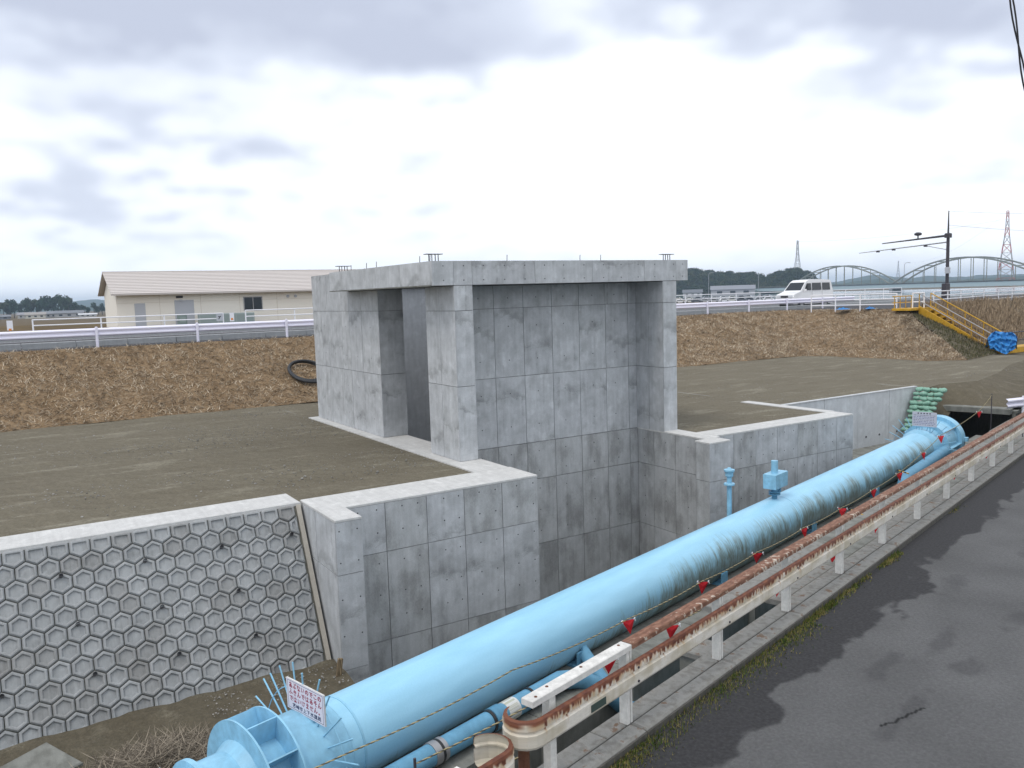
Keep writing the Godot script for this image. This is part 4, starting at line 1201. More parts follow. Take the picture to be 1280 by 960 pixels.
func main_fittings() -> void:
	var g := thing("warning_sign", "white warning board with red Japanese lettering on the near pipe end, among blue spikes", "sign", Vector3.ZERO, CANAL_TURN)
	board(g, 5.0, 8.25, 7.51, -0.695, -0.33, sign_material(0))
	var b := MB.new()
	for p in [8.0, 7.76]: b.box(Vector3(5.035, -0.62, -p), Vector3(0.03, 0.22, 0.03))
	put("bracket", b, M.blue, g)
	g = thing("warning_sign", "white notice board with small print on the far end of the thick pipe", "sign", Vector3.ZERO, CANAL_TURN)
	board(g, 28.0, 8.22, 7.5, -0.52, -0.06, sign_material(1))
	b = MB.new()
	for p in [8.02, 7.7]: b.box(Vector3(28.04, -0.52, -p), Vector3(0.03, 0.5, 0.03))
	put("bracket", b, M.blue, g)
	# air valve in its box
	g = thing("valve_box", "small square blue valve box with an upright stub, sitting on the thick pipe", "valve", cv(17.45, 8.0, -0.72), CANAL_TURN)
	b = MB.new(); b.lathe(Vector3.ZERO, Y, [Vector2(-0.02, 0.06), Vector2(0.10, 0.06), Vector2(0.10, 0.13), Vector2(0.125, 0.13), Vector2(0.125, 0.05), Vector2(0.15, 0.05), Vector2(0.15, 0.13), Vector2(0.175, 0.13), Vector2(0.175, 0.07), Vector2(0.27, 0.07)], 20)
	put("flange", b, M.blue_dull, g)
	b = MB.new(); b.tube([Vector3(0.02, 0.2, 0.0), Vector3(0.2, 0.2, 0.02)], 0.03, 10); b.tube([Vector3(0.2, 0.12, 0.02), Vector3(0.2, 0.27, 0.02)], 0.045, 10)
	put("handle", b, M.blue_dull, g)
	b = MB.new(); b.chamfer(Vector3(0.05, 0.43, 0), Vector3(0.62, 0.33, 0.30), 0.008); put("box", b, M.blue, g)
	b = MB.new(); b.tube([Vector3(0.0, 0.595, 0), Vector3(0.0, 0.87, 0)], 0.075, 20); put("stub", b, M.blue, g)
	# standpipe behind the main
	g = thing("standpipe", "slim blue standpipe with two flanges behind the thick pipe, left of the valve box", "pipe", cv(16.95, 8.85, -3.7), CANAL_TURN)
	b = MB.new(); b.tube([Vector3(0, -1.5, 0), Vector3(0, 3.4, 0)], 0.055, 16); put("shaft", b, M.blue, g)
	b = MB.new(); b.lathe(Vector3(0, 3.28, 0), Y, [Vector2(0, 0.05), Vector2(0, 0.125), Vector2(0.03, 0.125), Vector2(0.045, 0.11), Vector2(0.045, 0.05)], 20); put("flange", b, M.blue, g)
	b = MB.new(); b.lathe(Vector3(0, 3.4, 0), Y, [Vector2(0, 0.055), Vector2(0.05, 0.055), Vector2(0.09, 0.09), Vector2(0.16, 0.09), Vector2(0.2, 0.12), Vector2(0.235, 0.12), Vector2(0.25, 0.06), Vector2(0.28, 0.03), Vector2(0.285, 0.0)], 20); put("cap", b, M.blue, g)

# ---------- near guardrail ----------
func near_guardrail() -> void:
	var g := thing("guardrail", "rust-topped white guardrail with a second flat rail, along the near road beside the blue pipe", "guardrail", Vector3.ZERO, CANAL_TURN)
	# beam 0.35 m deep: rolled upper lip, shallow step, flat lower face
	var front := [Vector2(.12, -.12), Vector2(.148, -.112), Vector2(.165, -.085), Vector2(.168, .03), Vector2(.148, .045), Vector2(.148, .06), Vector2(.166, .074), Vector2(.166, .125), Vector2(.158, .152), Vector2(.135, .165)]
	var sec := front.duplicate()
	for i in front.size(): sec.append(front[front.size() - 1 - i] - Vector2(0.012, 0))
	var path := []
	for k in 9:
		var a := deg_to_rad(-90.0 - k * 22.5)
		path.append(Vector3(5.44 + cos(a) * 0.05, 0, -4.91 + sin(a) * 0.05))
	for i in 36: path.append(Vector3(5.75 + i * 1.0, 0, -4.86))
	var b := MB.new()
	b.sweep(path, sec, true, 36.0)
	put("beam", b, M.rail, g)
	for i in 19:
		var s := 6.99 + i * 2.0
		b = MB.new()
		b.prism(Vector3(s, -0.57, -4.86), X, Vector3(0, 0, 1), Y * 0.815, [Vector2(-.048, -.05), Vector2(.048, -.05), Vector2(.048, .05), Vector2(.02, .05), Vector2(.018, .035), Vector2(.006, .035), Vector2(.004, .05), Vector2(-.048, .05)])
		put("post", b, M.white_old, g)
		if i < 9:
			for dy in [-0.06, 0.09]:
				b = MB.new(); b.lathe(Vector3(s, dy, -4.692), Z, [Vector2(-0.004, 0.016), Vector2(0.008, 0.013), Vector2(0.008, 0)], 8); put("bolt", b, M.dark_steel, g)
	b = MB.new(); b.chamfer(Vector3(5.72, -0.165, -4.86), Vector3(0.09, 0.81, 0.09), 0.006); put("post", b, M.white_old, g)
	b = MB.new(); b.tube([Vector3(5.5, -0.57, -5.0), Vector3(5.5, -0.06, -5.0)], 0.055, 14); put("stump", b, M.rust, g)
	# flat upper rail: one repainted length, then rust
	b = MB.new(); b.chamfer(Vector3(6.21, 0.275, -4.86), Vector3(1.60, 0.066, 0.14), 0.008)
	put("upper_rail", b, M.white_old, g).set_meta("label", "repainted white end length of the upper rail")
	b = MB.new()
	b.sweep([Vector3(7.015, 0, -4.86), Vector3(20.0, 0, -4.86), Vector3(42, 0, -4.86)], [Vector2(-0.068, 0.244), Vector2(0.068, 0.244), Vector2(0.070, 0.294), Vector2(0.062, 0.307), Vector2(-0.062, 0.307), Vector2(-0.070, 0.294)], true, 24.0)
	put("upper_rail", b, M.toprail, g).set_meta("label", "rusted brown length of the upper rail")
	for s in [5.5, 5.72, 6.9, 6.25]:
		b = MB.new(); b.lathe(Vector3(s, 0.307, -4.86 + (0.03 if s < 5.6 else -0.02)), Y, [Vector2(0, 0.018), Vector2(0.006, 0.014), Vector2(0.006, 0)], 8); put("bolt", b, M.rust, g)
	b = MB.new(); b.box(Vector3(6.28, -0.035, -4.689), Vector3(0.24, 0.075, 0.006))
	put("maker_plate", b, mat(Color(0.05, 0.075, 0.065), 0.5), g)
	# the next rail, which starts lower down the road
	g = thing("guardrail", "rolled white end of another rusty guardrail at the bottom edge, left of the main one", "guardrail", Vector3.ZERO, CANAL_TURN)
	path = []
	for i in 6: path.append(Vector3(-3.0 + i * 1.5, -0.11, -4.86))
	for k in 9:
		var a := deg_to_rad(90.0 - k * 22.5)
		path.append(Vector3(4.95 + cos(a) * 0.06, -0.11, -4.92 + sin(a) * 0.06))
	b = MB.new(); b.sweep(path, sec, true, 36.0)
	put("beam", b, M.rail, g)
	for s in [-1.5, 0.5, 2.5, 4.5]:
		b = MB.new(); b.chamfer(Vector3(s, -0.26, -4.86), Vector3(0.085, 0.62, 0.085), 0.006); put("post", b, M.white_old, g)

# ---------- ropes with red pennants ----------
func rope(label: String, pts: Array, p: float, flags: Array, m: Material) -> void:
	var g := thing("flag_rope", label, "rope", Vector3.ZERO, CANAL_TURN, "ropes with red flags along the drain")
	var path := []
	for i in pts.size() - 1:
		var a := Vector3(pts[i].x, pts[i].y, -p); var c := Vector3(pts[i + 1].x, pts[i + 1].y, -p)
		for k in 6:
			var t := k / 6.0
			path.append(a.lerp(c, t) - Vector3(0, 0.05 * 4.0 * t * (1.0 - t) * minf(1.0, (c - a).length() / 3.0), 0))
	path.append(Vector3(pts[-1].x, pts[-1].y, -p))
	# two strands twisted together
	for q in 2:
		var b := MB.new()
		var tw := []
		for i in path.size() - 1:
			var L: float = (path[i + 1] - path[i]).length(); var n := maxi(2, int(L / 0.035))
			for k in n:
				var c: Vector3 = path[i].lerp(path[i + 1], float(k) / n)
				var a := tw.size() * 1.6 + q * PI
				tw.append(c + Vector3(0, cos(a), sin(a)) * 0.005)
		b.tube(tw, 0.0068, 5, false)
		put("strand", b, m if q == 0 else M.rope_dark, g)
	var r := RandomNumberGenerator.new(); r.seed = flags.size() * 7
	for f in flags:
		var at := Vector3(f.x, f.y, -p)
		var w := 0.105; var h := 0.22
		var sw := r.randf_range(0.3, 0.95); var tilt := r.randf_range(-0.12, 0.12)
		var e := Vector3(cos(sw), tilt, sin(sw)); var nn := Vector3(-sin(sw), 0, cos(sw))
		var b := MB.new()
		var tip := at + Vector3(r.randf_range(-0.04, 0.04), -h, r.randf_range(-0.05, 0.05))
		var la := at - e * w; var lc := at + e * w
		# a slightly bellied cloth triangle, two skins 4 mm apart
		for sgn in [-1.0, 1.0]:
			var mid: Vector3 = (la + lc + tip) / 3.0 + nn * (0.018 + 0.003 * sgn)
			for pr in [[la, lc], [lc, tip], [tip, la]]:
				b.tri(pr[0] + nn * 0.002 * sgn, pr[1] + nn * 0.002 * sgn, mid, nn * sgn)
		var fl := put("pennant", b, M.red, g)
		b = MB.new()
		for c in [la, lc]:
			b.tube([c + Vector3(0.0, 0.022, 0), c + Vector3(0.012, -0.035, 0.01)], 0.008, 5)
			b.tube([c + Vector3(-0.02, 0.0, 0.0), c + Vector3(0.022, 0.012, 0.0)], 0.007, 5)
		put("tie", b, M.white, fl)

func rope_lines() -> void:
	rope("twisted rope with red pennants hung along the side of the thick blue pipe",
		[Vector2(2.6, -0.50), Vector2(4.84, -0.74), Vector2(7.47, -0.78), Vector2(10.09, -0.93), Vector2(12.36, -0.97), Vector2(14.43, -0.99), Vector2(16.58, -1.01), Vector2(18.71, -1.03), Vector2(20.74, -1.0), Vector2(22.67, -0.93), Vector2(24.71, -0.71), Vector2(26.4, -0.48), Vector2(30.81, -0.30), Vector2(32.5, 0.05)], 6.95,
		[Vector2(10.09, -0.95), Vector2(12.36, -0.99), Vector2(14.43, -1.01), Vector2(16.58, -1.03), Vector2(18.71, -1.05), Vector2(20.74, -1.02), Vector2(22.67, -0.95), Vector2(24.71, -0.73), Vector2(26.4, -0.5), Vector2(30.81, -0.32)], M.rope)
	rope("twisted rope with red pennants seen between the guardrail's two rails",
		[Vector2(5.0, -0.56), Vector2(8.28, -0.63), Vector2(9.8, -0.68), Vector2(12.62, -0.69), Vector2(13.99, -0.66), Vector2(16.85, -0.66), Vector2(20.0, -0.64), Vector2(26.0, -0.6)], 6.0,
		[Vector2(8.28, -0.65), Vector2(9.8, -0.70), Vector2(12.62, -0.71), Vector2(13.99, -0.68), Vector2(16.85, -0.68)], M.rope)
	rope("low twisted rope with red pennants just behind the guardrail posts",
		[Vector2(3.0, -0.40), Vector2(9.05, -0.38), Vector2(11.43, -0.34), Vector2(13.5, -0.38), Vector2(15.65, -0.36), Vector2(18.6, -0.26), Vector2(20.71, -0.30), Vector2(23.79, -0.32), Vector2(28.0, -0.3)], 5.15,
		[Vector2(11.43, -0.36), Vector2(13.5, -0.4), Vector2(15.65, -0.38), Vector2(18.6, -0.28), Vector2(20.71, -0.32), Vector2(23.79, -0.34)], M.rope)
	# posts that hold the ropes
	for q in [[6.95, 2.6, -0.45], [6.95, 32.5, 0.10], [6.0, 5.0, -0.5], [6.0, 26.0, -0.55], [5.15, 3.0, -0.3], [5.15, 28.0, -0.2]]:
		var st := thing("rope_stake", "thin dark stake holding the end of a flag rope", "stake", cv(q[1], q[0], -3.7), CANAL_TURN, "stakes of the flag ropes")
		var b := MB.new(); b.tube([Vector3.ZERO, Vector3(0, q[2] + 3.7, 0)], 0.015, 7); put("rod", b, M.dark_steel, st)

# ---------- small things by the road and at the foot of the walls ----------
func roadside() -> void:
	# black hose on the embankment, partly behind the gatehouse
	var hs := thing("hose_coil", "coil of black corrugated hose on the straw bank, left edge of the gatehouse", "hose", Vector3(11.2, 0.62, -33.6))
	for k in 3:
		var b := MB.new(); var p := []
		for i in 49:
			var a := TAU * i / 48.0
			p.append(Vector3(cos(a) * (0.68 + 0.05 * k), 0.12 + sin(a) * (0.34 + 0.03 * k) + 0.36, -sin(a) * (0.78 + 0.05 * k) - 0.75 + 0.10 * k))
		b.tube(p, 0.055, 8, false); put("loop", b, M.rubber, hs)
	# wooden stake against the pier
	var st := thing("stake", "short weathered timber stake standing at the foot of the concrete pier", "stake", Vector3(4.86, -3.0, -14.05))
	var b2 := MB.new(); b2.chamfer(Vector3(0, 0.22, 0), Vector3(0.09, 0.62, 0.05), 0.01, Basis(Z, -0.16)); put("post", b2, M.stake, st)
	# broken slab and scattered stones at the foot of the hexagon wall
	var sl := thing("broken_slab", "tilted grey concrete slab lying in the mud at the bottom left corner", "slab", Vector3(0.1, -2.95, -13.75), 0.5)
	b2 = MB.new(); b2.chamfer(Vector3(0, 0.16, 0), Vector3(0.75, 0.12, 0.9), 0.02, Basis(Vector3(1, 0, 0.4).normalized(), 0.12)); put("slab", b2, M.old_concrete, sl)
	# dark cable coming down past the top right corner
	var cb := thing("cable", "dark twisted cable hanging at the top right corner", "cable", Vector3(8.52, -0.68, -3.08))
	for q in 2:
		var p := []
		for i in 130:
			var t := i / 129.0
			var c := Vector3(-0.87, 12.0, -1.75).lerp(Vector3(-0.5, 6.75, -1.0), t / 0.4) if t < 0.4 else Vector3(-0.5, 6.75, -1.0).lerp(Vector3.ZERO, (t - 0.4) / 0.6)
			p.append(c + Vector3(cos(t * 70.0 + q * PI), 0, sin(t * 70.0 + q * PI)) * (0.016 if q else 0.012))
		var b := MB.new(); b.tube(p, 0.0075, 6); put("strand", b, M.black, cb)
	# striped marker bars pushed through the flag ropes
	for q in [[16.9, 6.0, -0.6, "yellow and black marker bar with a red flag behind the rails, nearer the camera"], [18.7, 5.2, -0.3, "yellow and black marker bar low behind a guardrail post"], [22.8, 6.9, -0.93, "yellow and black marker bar hung near the far end of the blue pipe"]]:
		var mb := thing("marker_bar", q[3], "marker", cv(q[0], q[1], q[2]), CANAL_TURN + 0.9)
		for k in 6:
			var b := MB.new(); b.tube([Vector3(-0.24 + k * 0.08, 0.0, 0), Vector3(-0.16 + k * 0.08, 0.0, 0)], 0.017, 8); put("band", b, M.yellow if k % 2 == 0 else M.black, mb)

# ---------- along the main road ----------
func rail_fence(called: String, label: String, group: String, pts: Array, hs: Array, step: float, post_h: float, r := 0.03) -> void:
	var g := thing(called, label, "fence", pts[0], 0.0, group)
	var o: Vector3 = -pts[0]
	for i in pts.size() - 1:
		var a: Vector3 = pts[i]; var c: Vector3 = pts[i + 1]
		var n := maxi(1, roundi((c - a).length() / step))
		for k in n + (1 if i == pts.size() - 2 else 0):
			var q := a.lerp(c, float(k) / n) + o
			var b := MB.new(); b.tube([q - Vector3(0, 0.1, 0), q + Vector3(0, post_h, 0)], r * 1.25, 10); put("post", b, M.white, g)
		for h in hs:
			var b := MB.new(); b.tube([a + o + Vector3(0, h, 0.02), c + o + Vector3(0, h, 0.02)], r, 10); put("rail", b, M.white, g)

func beam_section(y0: float) -> Array:
	var f := [Vector2(.0, .0), Vector2(.03, .02), Vector2(.085, .06), Vector2(.085, .10), Vector2(.03, .155), Vector2(.03, .195), Vector2(.085, .25), Vector2(.085, .29), Vector2(.03, .33), Vector2(.0, .35)]
	var s := []
	for p in f: s.append(p + Vector2(0, y0))
	for i in f.size(): s.append(f[f.size() - 1 - i] + Vector2(-0.012, y0))
	return s

func far_road() -> void:
	var g := thing("guardrail", "long clean white guardrail at the top of the straw-covered embankment", "guardrail", Vector3(3.7, 2.41, -38.2))
	var zz := func(x: float) -> float: return -0.028 * x
	for i in range(-9, 13):
		var x := i * 4.0
		var b := MB.new()
		b.sweep([Vector3(x + 0.015, 0, zz.call(x) - 0.14), Vector3(x + 3.985, 0, zz.call(x + 4.0) - 0.14)], beam_section(0.43))
		put("beam", b, M.white_beam, g)
		b = MB.new(); b.tube([Vector3(x, -0.1, zz.call(x)), Vector3(x, 0.80, zz.call(x))], 0.058, 14)
		b.lathe(Vector3(x, 0.80, zz.call(x)), Y, [Vector2(0, 0.058), Vector2(0.03, 0.05), Vector2(0.045, 0.0)], 14)
		var po := put("post", b, M.white_beam, g)
		b = MB.new(); b.box(Vector3(x, 0.6, zz.call(x) - 0.07), Vector3(0.1, 0.2, 0.05)); put("bracket", b, M.white_beam, po)
	rail_fence("pipe_fence", "white three-rail pipe fence in front of the left end of the cream house", "white pipe fences on the far side of the road", [Vector3(1.9, 2.54, -50.3), Vector3(11.6, 2.54, -50.3)], [0.36, 0.66, 0.96], 3.1, 0.98)
	rail_fence("pipe_fence", "white three-rail pipe fence from the house window past the white van", "white pipe fences on the far side of the road", [Vector3(12.9, 2.54, -50.3), Vector3(78, 2.54, -50.3)], [0.36, 0.72, 1.08], 3.0, 1.1)
	# notice boards by the far fence
	for q in [[0.86, "small white notice board at the left edge, beyond the guardrail", 0.27, 0.5], [12.05, "small white notice with an orange mark on the fence end, before the house", 0.25, 0.5], [11.35, "grey notice with a dark emblem on the fence, before the house", 0.36, 0.4]]:
		var s := thing("notice_board", q[1], "sign", Vector3(q[0], 2.54, -50.1))
		var b := MB.new(); b.tube([Vector3(0, 0, -0.03), Vector3(0, 0.9, -0.03)], 0.02, 8); put("post", b, M.steel, s)
		b = MB.new(); b.box(Vector3(0, 0.72, 0), Vector3(q[2], q[3], 0.02)); put("board", b, M.white if q[0] != 11.35 else M.shutter, s)
		b = MB.new()
		if q[0] == 11.35: b.prism(Vector3(-0.08, 0.62, 0.011), X, Y, Z * 0.004, [Vector2(0, 0), Vector2(0.05, 0), Vector2(0.1, 0.1), Vector2(0.17, 0.17), Vector2(0.15, 0.2), Vector2(0.08, 0.16), Vector2(0.02, 0.19), Vector2(0, 0.15), Vector2(0.05, 0.1)])
		else: b.box(Vector3(0, 0.60 if q[0] > 5 else 0.5, 0.013), Vector3(0.12, 0.12, 0.006))
		put("mark", b, M.dark if q[0] == 11.35 else mat(Color(0.7, 0.25, 0.06), 0.6), s)
	van()
	house()
	signal_pole()

func van() -> void:
	var g := thing("van", "white passenger van driving left on the embankment road behind the guardrail", "van", Vector3(50.7, 2.415, -41.3))
	g.scale = Vector3(0.97, 1.08, 1.0)
	# x from the nose back, z from the near side (0) to the far side (-1.7)
	var prof := [Vector2(0.02, 0.30), Vector2(-0.03, 0.55), Vector2(0.0, 0.80), Vector2(0.10, 0.98), Vector2(0.85, 1.17), Vector2(1.55, 1.83), Vector2(1.85, 1.95), Vector2(3.0, 1.99), Vector2(4.35, 1.94), Vector2(4.55, 1.84), Vector2(4.70, 1.2), Vector2(4.72, 0.55), Vector2(4.68, 0.30)]
	var inset := func(y: float) -> float: return 0.02 + maxf(0.0, y - 1.0) * 0.13 + maxf(0.0, 0.5 - y) * 0.08
	var b := MB.new()
	var flat := PackedVector2Array(prof)
	var idx := Geometry2D.triangulate_polygon(flat)
	for sgn in [1.0, -1.0]:
		for i in range(0, idx.size(), 3):
			var q := []
			for k in 3:
				var p: Vector2 = prof[idx[i + k]]
				q.append(Vector3(p.x, p.y, -0.85 + sgn * (0.85 - inset.call(p.y))))
			b.face(q, Vector3(0, 0, sgn))
	for i in prof.size():
		var p: Vector2 = prof[i]; var q: Vector2 = prof[(i + 1) % prof.size()]
		var e := q - p
		b.face([Vector3(p.x, p.y, -inset.call(p.y)), Vector3(q.x, q.y, -inset.call(q.y)), Vector3(q.x, q.y, -1.7 + inset.call(q.y)), Vector3(p.x, p.y, -1.7 + inset.call(p.y))], Vector3(-e.y, e.x, 0) if true else X)
	var body := put("body", b, M.van, g)
	# glass, set a few millimetres proud
	b = MB.new()
	var ws := [Vector3(0.93, 1.235, -0.12), Vector3(1.50, 1.775, -0.20), Vector3(1.50, 1.775, -1.5), Vector3(0.93, 1.235, -1.58)]
	var nn := Vector3(-0.69, 0.72, 0).normalized() * 0.008
	b.face([ws[0] + nn, ws[1] + nn, ws[2] + nn, ws[3] + nn], nn)
	put("windscreen", b, M.glass, g)
	for w in [[1.30, 1.64, 2.10, 1.24, 1.72], [2.22, 2.22, 3.30, 1.24, 1.74], [3.44, 3.44, 4.38, 1.24, 1.74]]:
		for sgn in [1.0, -1.0]:
			b = MB.new()
			var f := func(x: float, y: float) -> Vector3: return Vector3(x, y, -0.85 + sgn * (0.85 - inset.call(y) + 0.006))
			b.face([f.call(w[0], w[3]), f.call(w[1], w[4]), f.call(w[2], w[4]), f.call(w[2], w[3])], Vector3(0, 0, sgn))
			put("side_window", b, M.glass, g)
	for x in [0.85, 3.65]:
		for z in [-0.02, -1.68]:
			var wh := Node3D.new(); wh.name = "wheel"; wh.position = Vector3(x, 0.31, z); g.add_child(wh, true)
			b = MB.new(); b.lathe(Vector3(0, 0, -0.1), Z, [Vector2(0, 0.0), Vector2(0, 0.29), Vector2(0.02, 0.31), Vector2(0.18, 0.31), Vector2(0.2, 0.29), Vector2(0.2, 0.19)], 24); put("tyre", b, M.rubber, wh)
			b = MB.new(); b.lathe(Vector3(0, 0, 0.08 if z > -1 else -0.1), Z, [Vector2(0.0, 0.19), Vector2(0.02, 0.17), Vector2(0.01, 0.0)], 20); put("rim", b, M.steel, wh)
	for z in [-0.30, -1.40]:
		b = MB.new(); b.chamfer(Vector3(0.02, 0.86, z), Vector3(0.16, 0.17, 0.36), 0.02); put("headlight", b, mat(Color(0.7, 0.72, 0.74), 0.15), g)
	b = MB.new(); b.box(Vector3(-0.012, 0.83, -0.85), Vector3(0.06, 0.15, 0.66)); put("grille", b, M.dark, g)
	b = MB.new(); b.chamfer(Vector3(-0.02, 0.46, -0.85), Vector3(0.16, 0.24, 1.56), 0.03); put("bumper", b, M.van, g)
	b = MB.new(); b.box(Vector3(-0.104, 0.47, -0.85), Vector3(0.012, 0.14, 0.32)); put("number_plate", b, M.white, g)
	for z in [0.06, -1.76]:
		b = MB.new(); b.chamfer(Vector3(1.25, 1.24, z), Vector3(0.10, 0.16, 0.17), 0.02); put("mirror", b, M.van, g)
	for x in [2.15, 3.36]:
		b = MB.new(); b.box(Vector3(x, 0.8, -0.018), Vector3(0.012, 0.85, 0.006)); put("door_seam", b, M.dark, g)
	b = MB.new(); b.box(Vector3(2.4, 0.25, -0.85), Vector3(4.2, 0.16, 1.45)); put("underbody", b, M.dark, g)

func house() -> void:
	var g := thing("house", "long low cream building with a pinkish pitched roof beyond the left guardrail", "building", Vector3(8.9, 2.3, -75.0))
	# local origin at the near left wall corner
	var b := MB.new(); b.box(Vector3(13.0, 1.46, -4.0), Vector3(26, 2.92, 8.0)); put("wall", b, M.cream, g)
	for x in [3.3, 6.6, 9.9, 13.2, 16.5]:
		b = MB.new(); b.box(Vector3(x, 1.46, 0.006), Vector3(0.02, 2.9, 0.02)); put("siding_joint", b, mat(Color(0.62, 0.56, 0.47), 0.8), g)
	b = MB.new(); b.box(Vector3(13, 2.05, 0.006), Vector3(25.9, 0.02, 0.016)); put("siding_joint", b, mat(Color(0.62, 0.56, 0.47), 0.8), g)
	# gable end
	b = MB.new(); b.prism(Vector3(0.0, 2.92, -8.0), Z, Y, X * 0.12, [Vector2(0, 0), Vector2(8, 0), Vector2(4, 1.62)]); put("gable", b, M.cream, g)
	var roof := Node3D.new(); roof.name = "roof"; g.add_child(roof)
	for sgn in [1.0, -1.0]:
		var e := Vector3(-0.45, 2.78, -4.0 + 4.75 * sgn); var rd := Vector3(-0.45, 4.70, -4.0)
		var dir := rd - e
		var nn := Vector3(0, 4.75, 1.92 * sgn).normalized()
		for k in 14:
			var a := e + dir * (k / 14.0); var c := e + dir * ((k + 1) / 14.0)
			b = MB.new()
			b.prism(a, dir.normalized(), nn, X * 27.0, [Vector2(-0.03, 0.0), Vector2(-0.03, 0.075), Vector2((c - a).length() - 0.005, 0.03), Vector2((c - a).length() - 0.005, 0.0)])
			put("roof_course", b, M.roof, roof)
	b = MB.new(); b.box(Vector3(13.05, 4.74, -4.0), Vector3(27.0, 0.12, 0.26)); put("ridge_cap", b, M.roof, roof)
	b = MB.new(); b.box(Vector3(13.05, 2.74, 0.76), Vector3(27.0, 0.12, 0.1)); put("eaves_gutter", b, M.roof, g)
	for q in [[1.75, 0.72, 1.45, 0.82], [5.25, 0.85, 1.55, 1.55]]:
		b = MB.new(); b.box(Vector3(q[0], q[1] + 0.28, 0.012), Vector3(q[3], q[2] + 0.55, 0.05)); put("shutter_door", b, M.shutter, g)
	var w := Node3D.new(); w.name = "window"; w.position = Vector3(11.05, 1.72, 0); g.add_child(w, true)
	b = MB.new()
	for q in [[-0.8, 0, 0.07, 1.2], [0.8, 0, 0.07, 1.2], [0, 0, 0.06, 1.2]]: b.box(Vector3(q[0], 0, 0.02), Vector3(q[2], 1.14, 0.06))
	for y in [-0.58, 0.58]: b.box(Vector3(0, y, 0.021), Vector3(1.68, 0.06, 0.06))
	put("frame", b, M.steel, w)
	for x in [-0.4, 0.4]:
		b = MB.new(); b.box(Vector3(x, 0, 0.012), Vector3(0.72, 1.08, 0.02)); put("pane", b, M.glass, w)
	b = MB.new(); b.box(Vector3(4.9, 2.45, 0.03), Vector3(0.55, 0.18, 0.06)); put("name_plate", b, M.dark, g)
	b = MB.new(); b.box(Vector3(5.0, 2.14, 0.07), Vector3(0.2, 0.16, 0.12)); put("wall_lamp", b, M.shutter, g)
	for x in [14.2, 14.9]:
		b = MB.new(); b.lathe(Vector3(x, 2.28, 0.0), Z, [Vector2(0.0, 0.13), Vector2(0.1, 0.13), Vector2(0.14, 0.0)], 14); put("vent_cap", b, M.shutter, g)
	var u := thing("condenser_unit", "greenish box standing at the foot of the cream house wall, left of the shutter", "cabinet", Vector3(13.6, 2.3, -73.4))
	b = MB.new(); b.chamfer(Vector3(0, 0.5, 0), Vector3(0.7, 1.0, 0.5), 0.02); put("case", b, mat(Color(0.20, 0.26, 0.25), 0.6), u)
	b = MB.new(); b.box(Vector3(0, 0.55, 0.255), Vector3(0.5, 0.5, 0.01)); put("door", b, mat(Color(0.26, 0.32, 0.31), 0.6), u)
	u = thing("storage_cabinet", "long low grey-green cabinet along the cream house wall", "cabinet", Vector3(17.2, 2.3, -73.4))
	b = MB.new(); b.chamfer(Vector3(0, 0.48, 0), Vector3(4.6, 0.96, 0.6), 0.03); put("case", b, mat(Color(0.30, 0.36, 0.36), 0.6), u)
	for x in [-1.5, 0.0, 1.5]:
		b = MB.new(); b.box(Vector3(x, 0.48, 0.305), Vector3(1.35, 0.7, 0.012)); put("door", b, mat(Color(0.26, 0.32, 0.32), 0.6), u)

func signal_pole() -> void:
	var g := thing("signal_pole", "dark roadside pole with two long arms reaching left over the road, beyond the van", "pole", Vector3(60.2, 2.35, -35.2))
	var b := MB.new()
	b.tube([Vector3(0, -0.2, 0), Vector3(0, 5.2, 0)], [0.13, 0.11], 14); b.tube([Vector3(0, 5.2, 0), Vector3(0, 6.9, 0)], [0.07, 0.035], 10)
	put("shaft", b, M.dark_steel, g)
	b = MB.new(); b.chamfer(Vector3(-0.32, 0.85, 0.1), Vector3(0.5, 1.5, 0.35), 0.03); put("control_box", b, M.dark_steel, g)
	b = MB.new(); b.chamfer(Vector3(-0.18, 2.55, 0.12), Vector3(0.3, 0.45, 0.25), 0.02); put("small_box", b, M.shutter, g)
	var d := Vector3(0.28, -0.012, -0.96).normalized()
	b = MB.new(); b.tube([Vector3(0, 5.1, 0), Vector3(0, 5.1, 0) + d * 6.9 + Vector3(0, -0.05, 0)], [0.085, 0.04], 10); put("upper_arm", b, M.dark_steel, g)
	b = MB.new(); b.chamfer(Vector3(0, 5.1, 0), Vector3(0.4, 0.34, 0.34), 0.05); put("arm_socket", b, M.dark_steel, g)
	b = MB.new(); b.tube([Vector3(0, 4.62, 0), Vector3(0, 4.62, 0) + d * 9.7 + Vector3(0, -0.15, 0)], [0.05, 0.025], 8)
	b.tube([Vector3(0, 4.05, 0), Vector3(0, 4.58, 0) + d * 2.5], 0.025, 8)
	put("lower_arm", b, M.steel, g)
	var c := Node3D.new(); c.name = "detector"; c.position = Vector3(0, 5.12, 0) + d * 3.0; g.add_child(c, true)
	b = MB.new(); b.tube([Vector3(0, 0, 0), Vector3(0, 0.22, 0)], 0.05, 8); put("stem", b, M.dark_steel, c)
	b = MB.new(); b.lathe(Vector3(0, 0.22, 0), Y, [Vector2(0, 0.1), Vector2(0.05, 0.26), Vector2(0.16, 0.28), Vector2(0.25, 0.16), Vector2(0.27, 0.0)], 16); put("head", b, M.dark_steel, c)
	for t in [2.2, 5.6, 7.4]:
		b = MB.new(); b.box(Vector3(0, 4.53, 0) + d * t + Vector3(0, -0.1 * t / 9.7, 0), Vector3(0.2, 0.14, 0.2)); put("sensor", b, M.dark_steel, g)

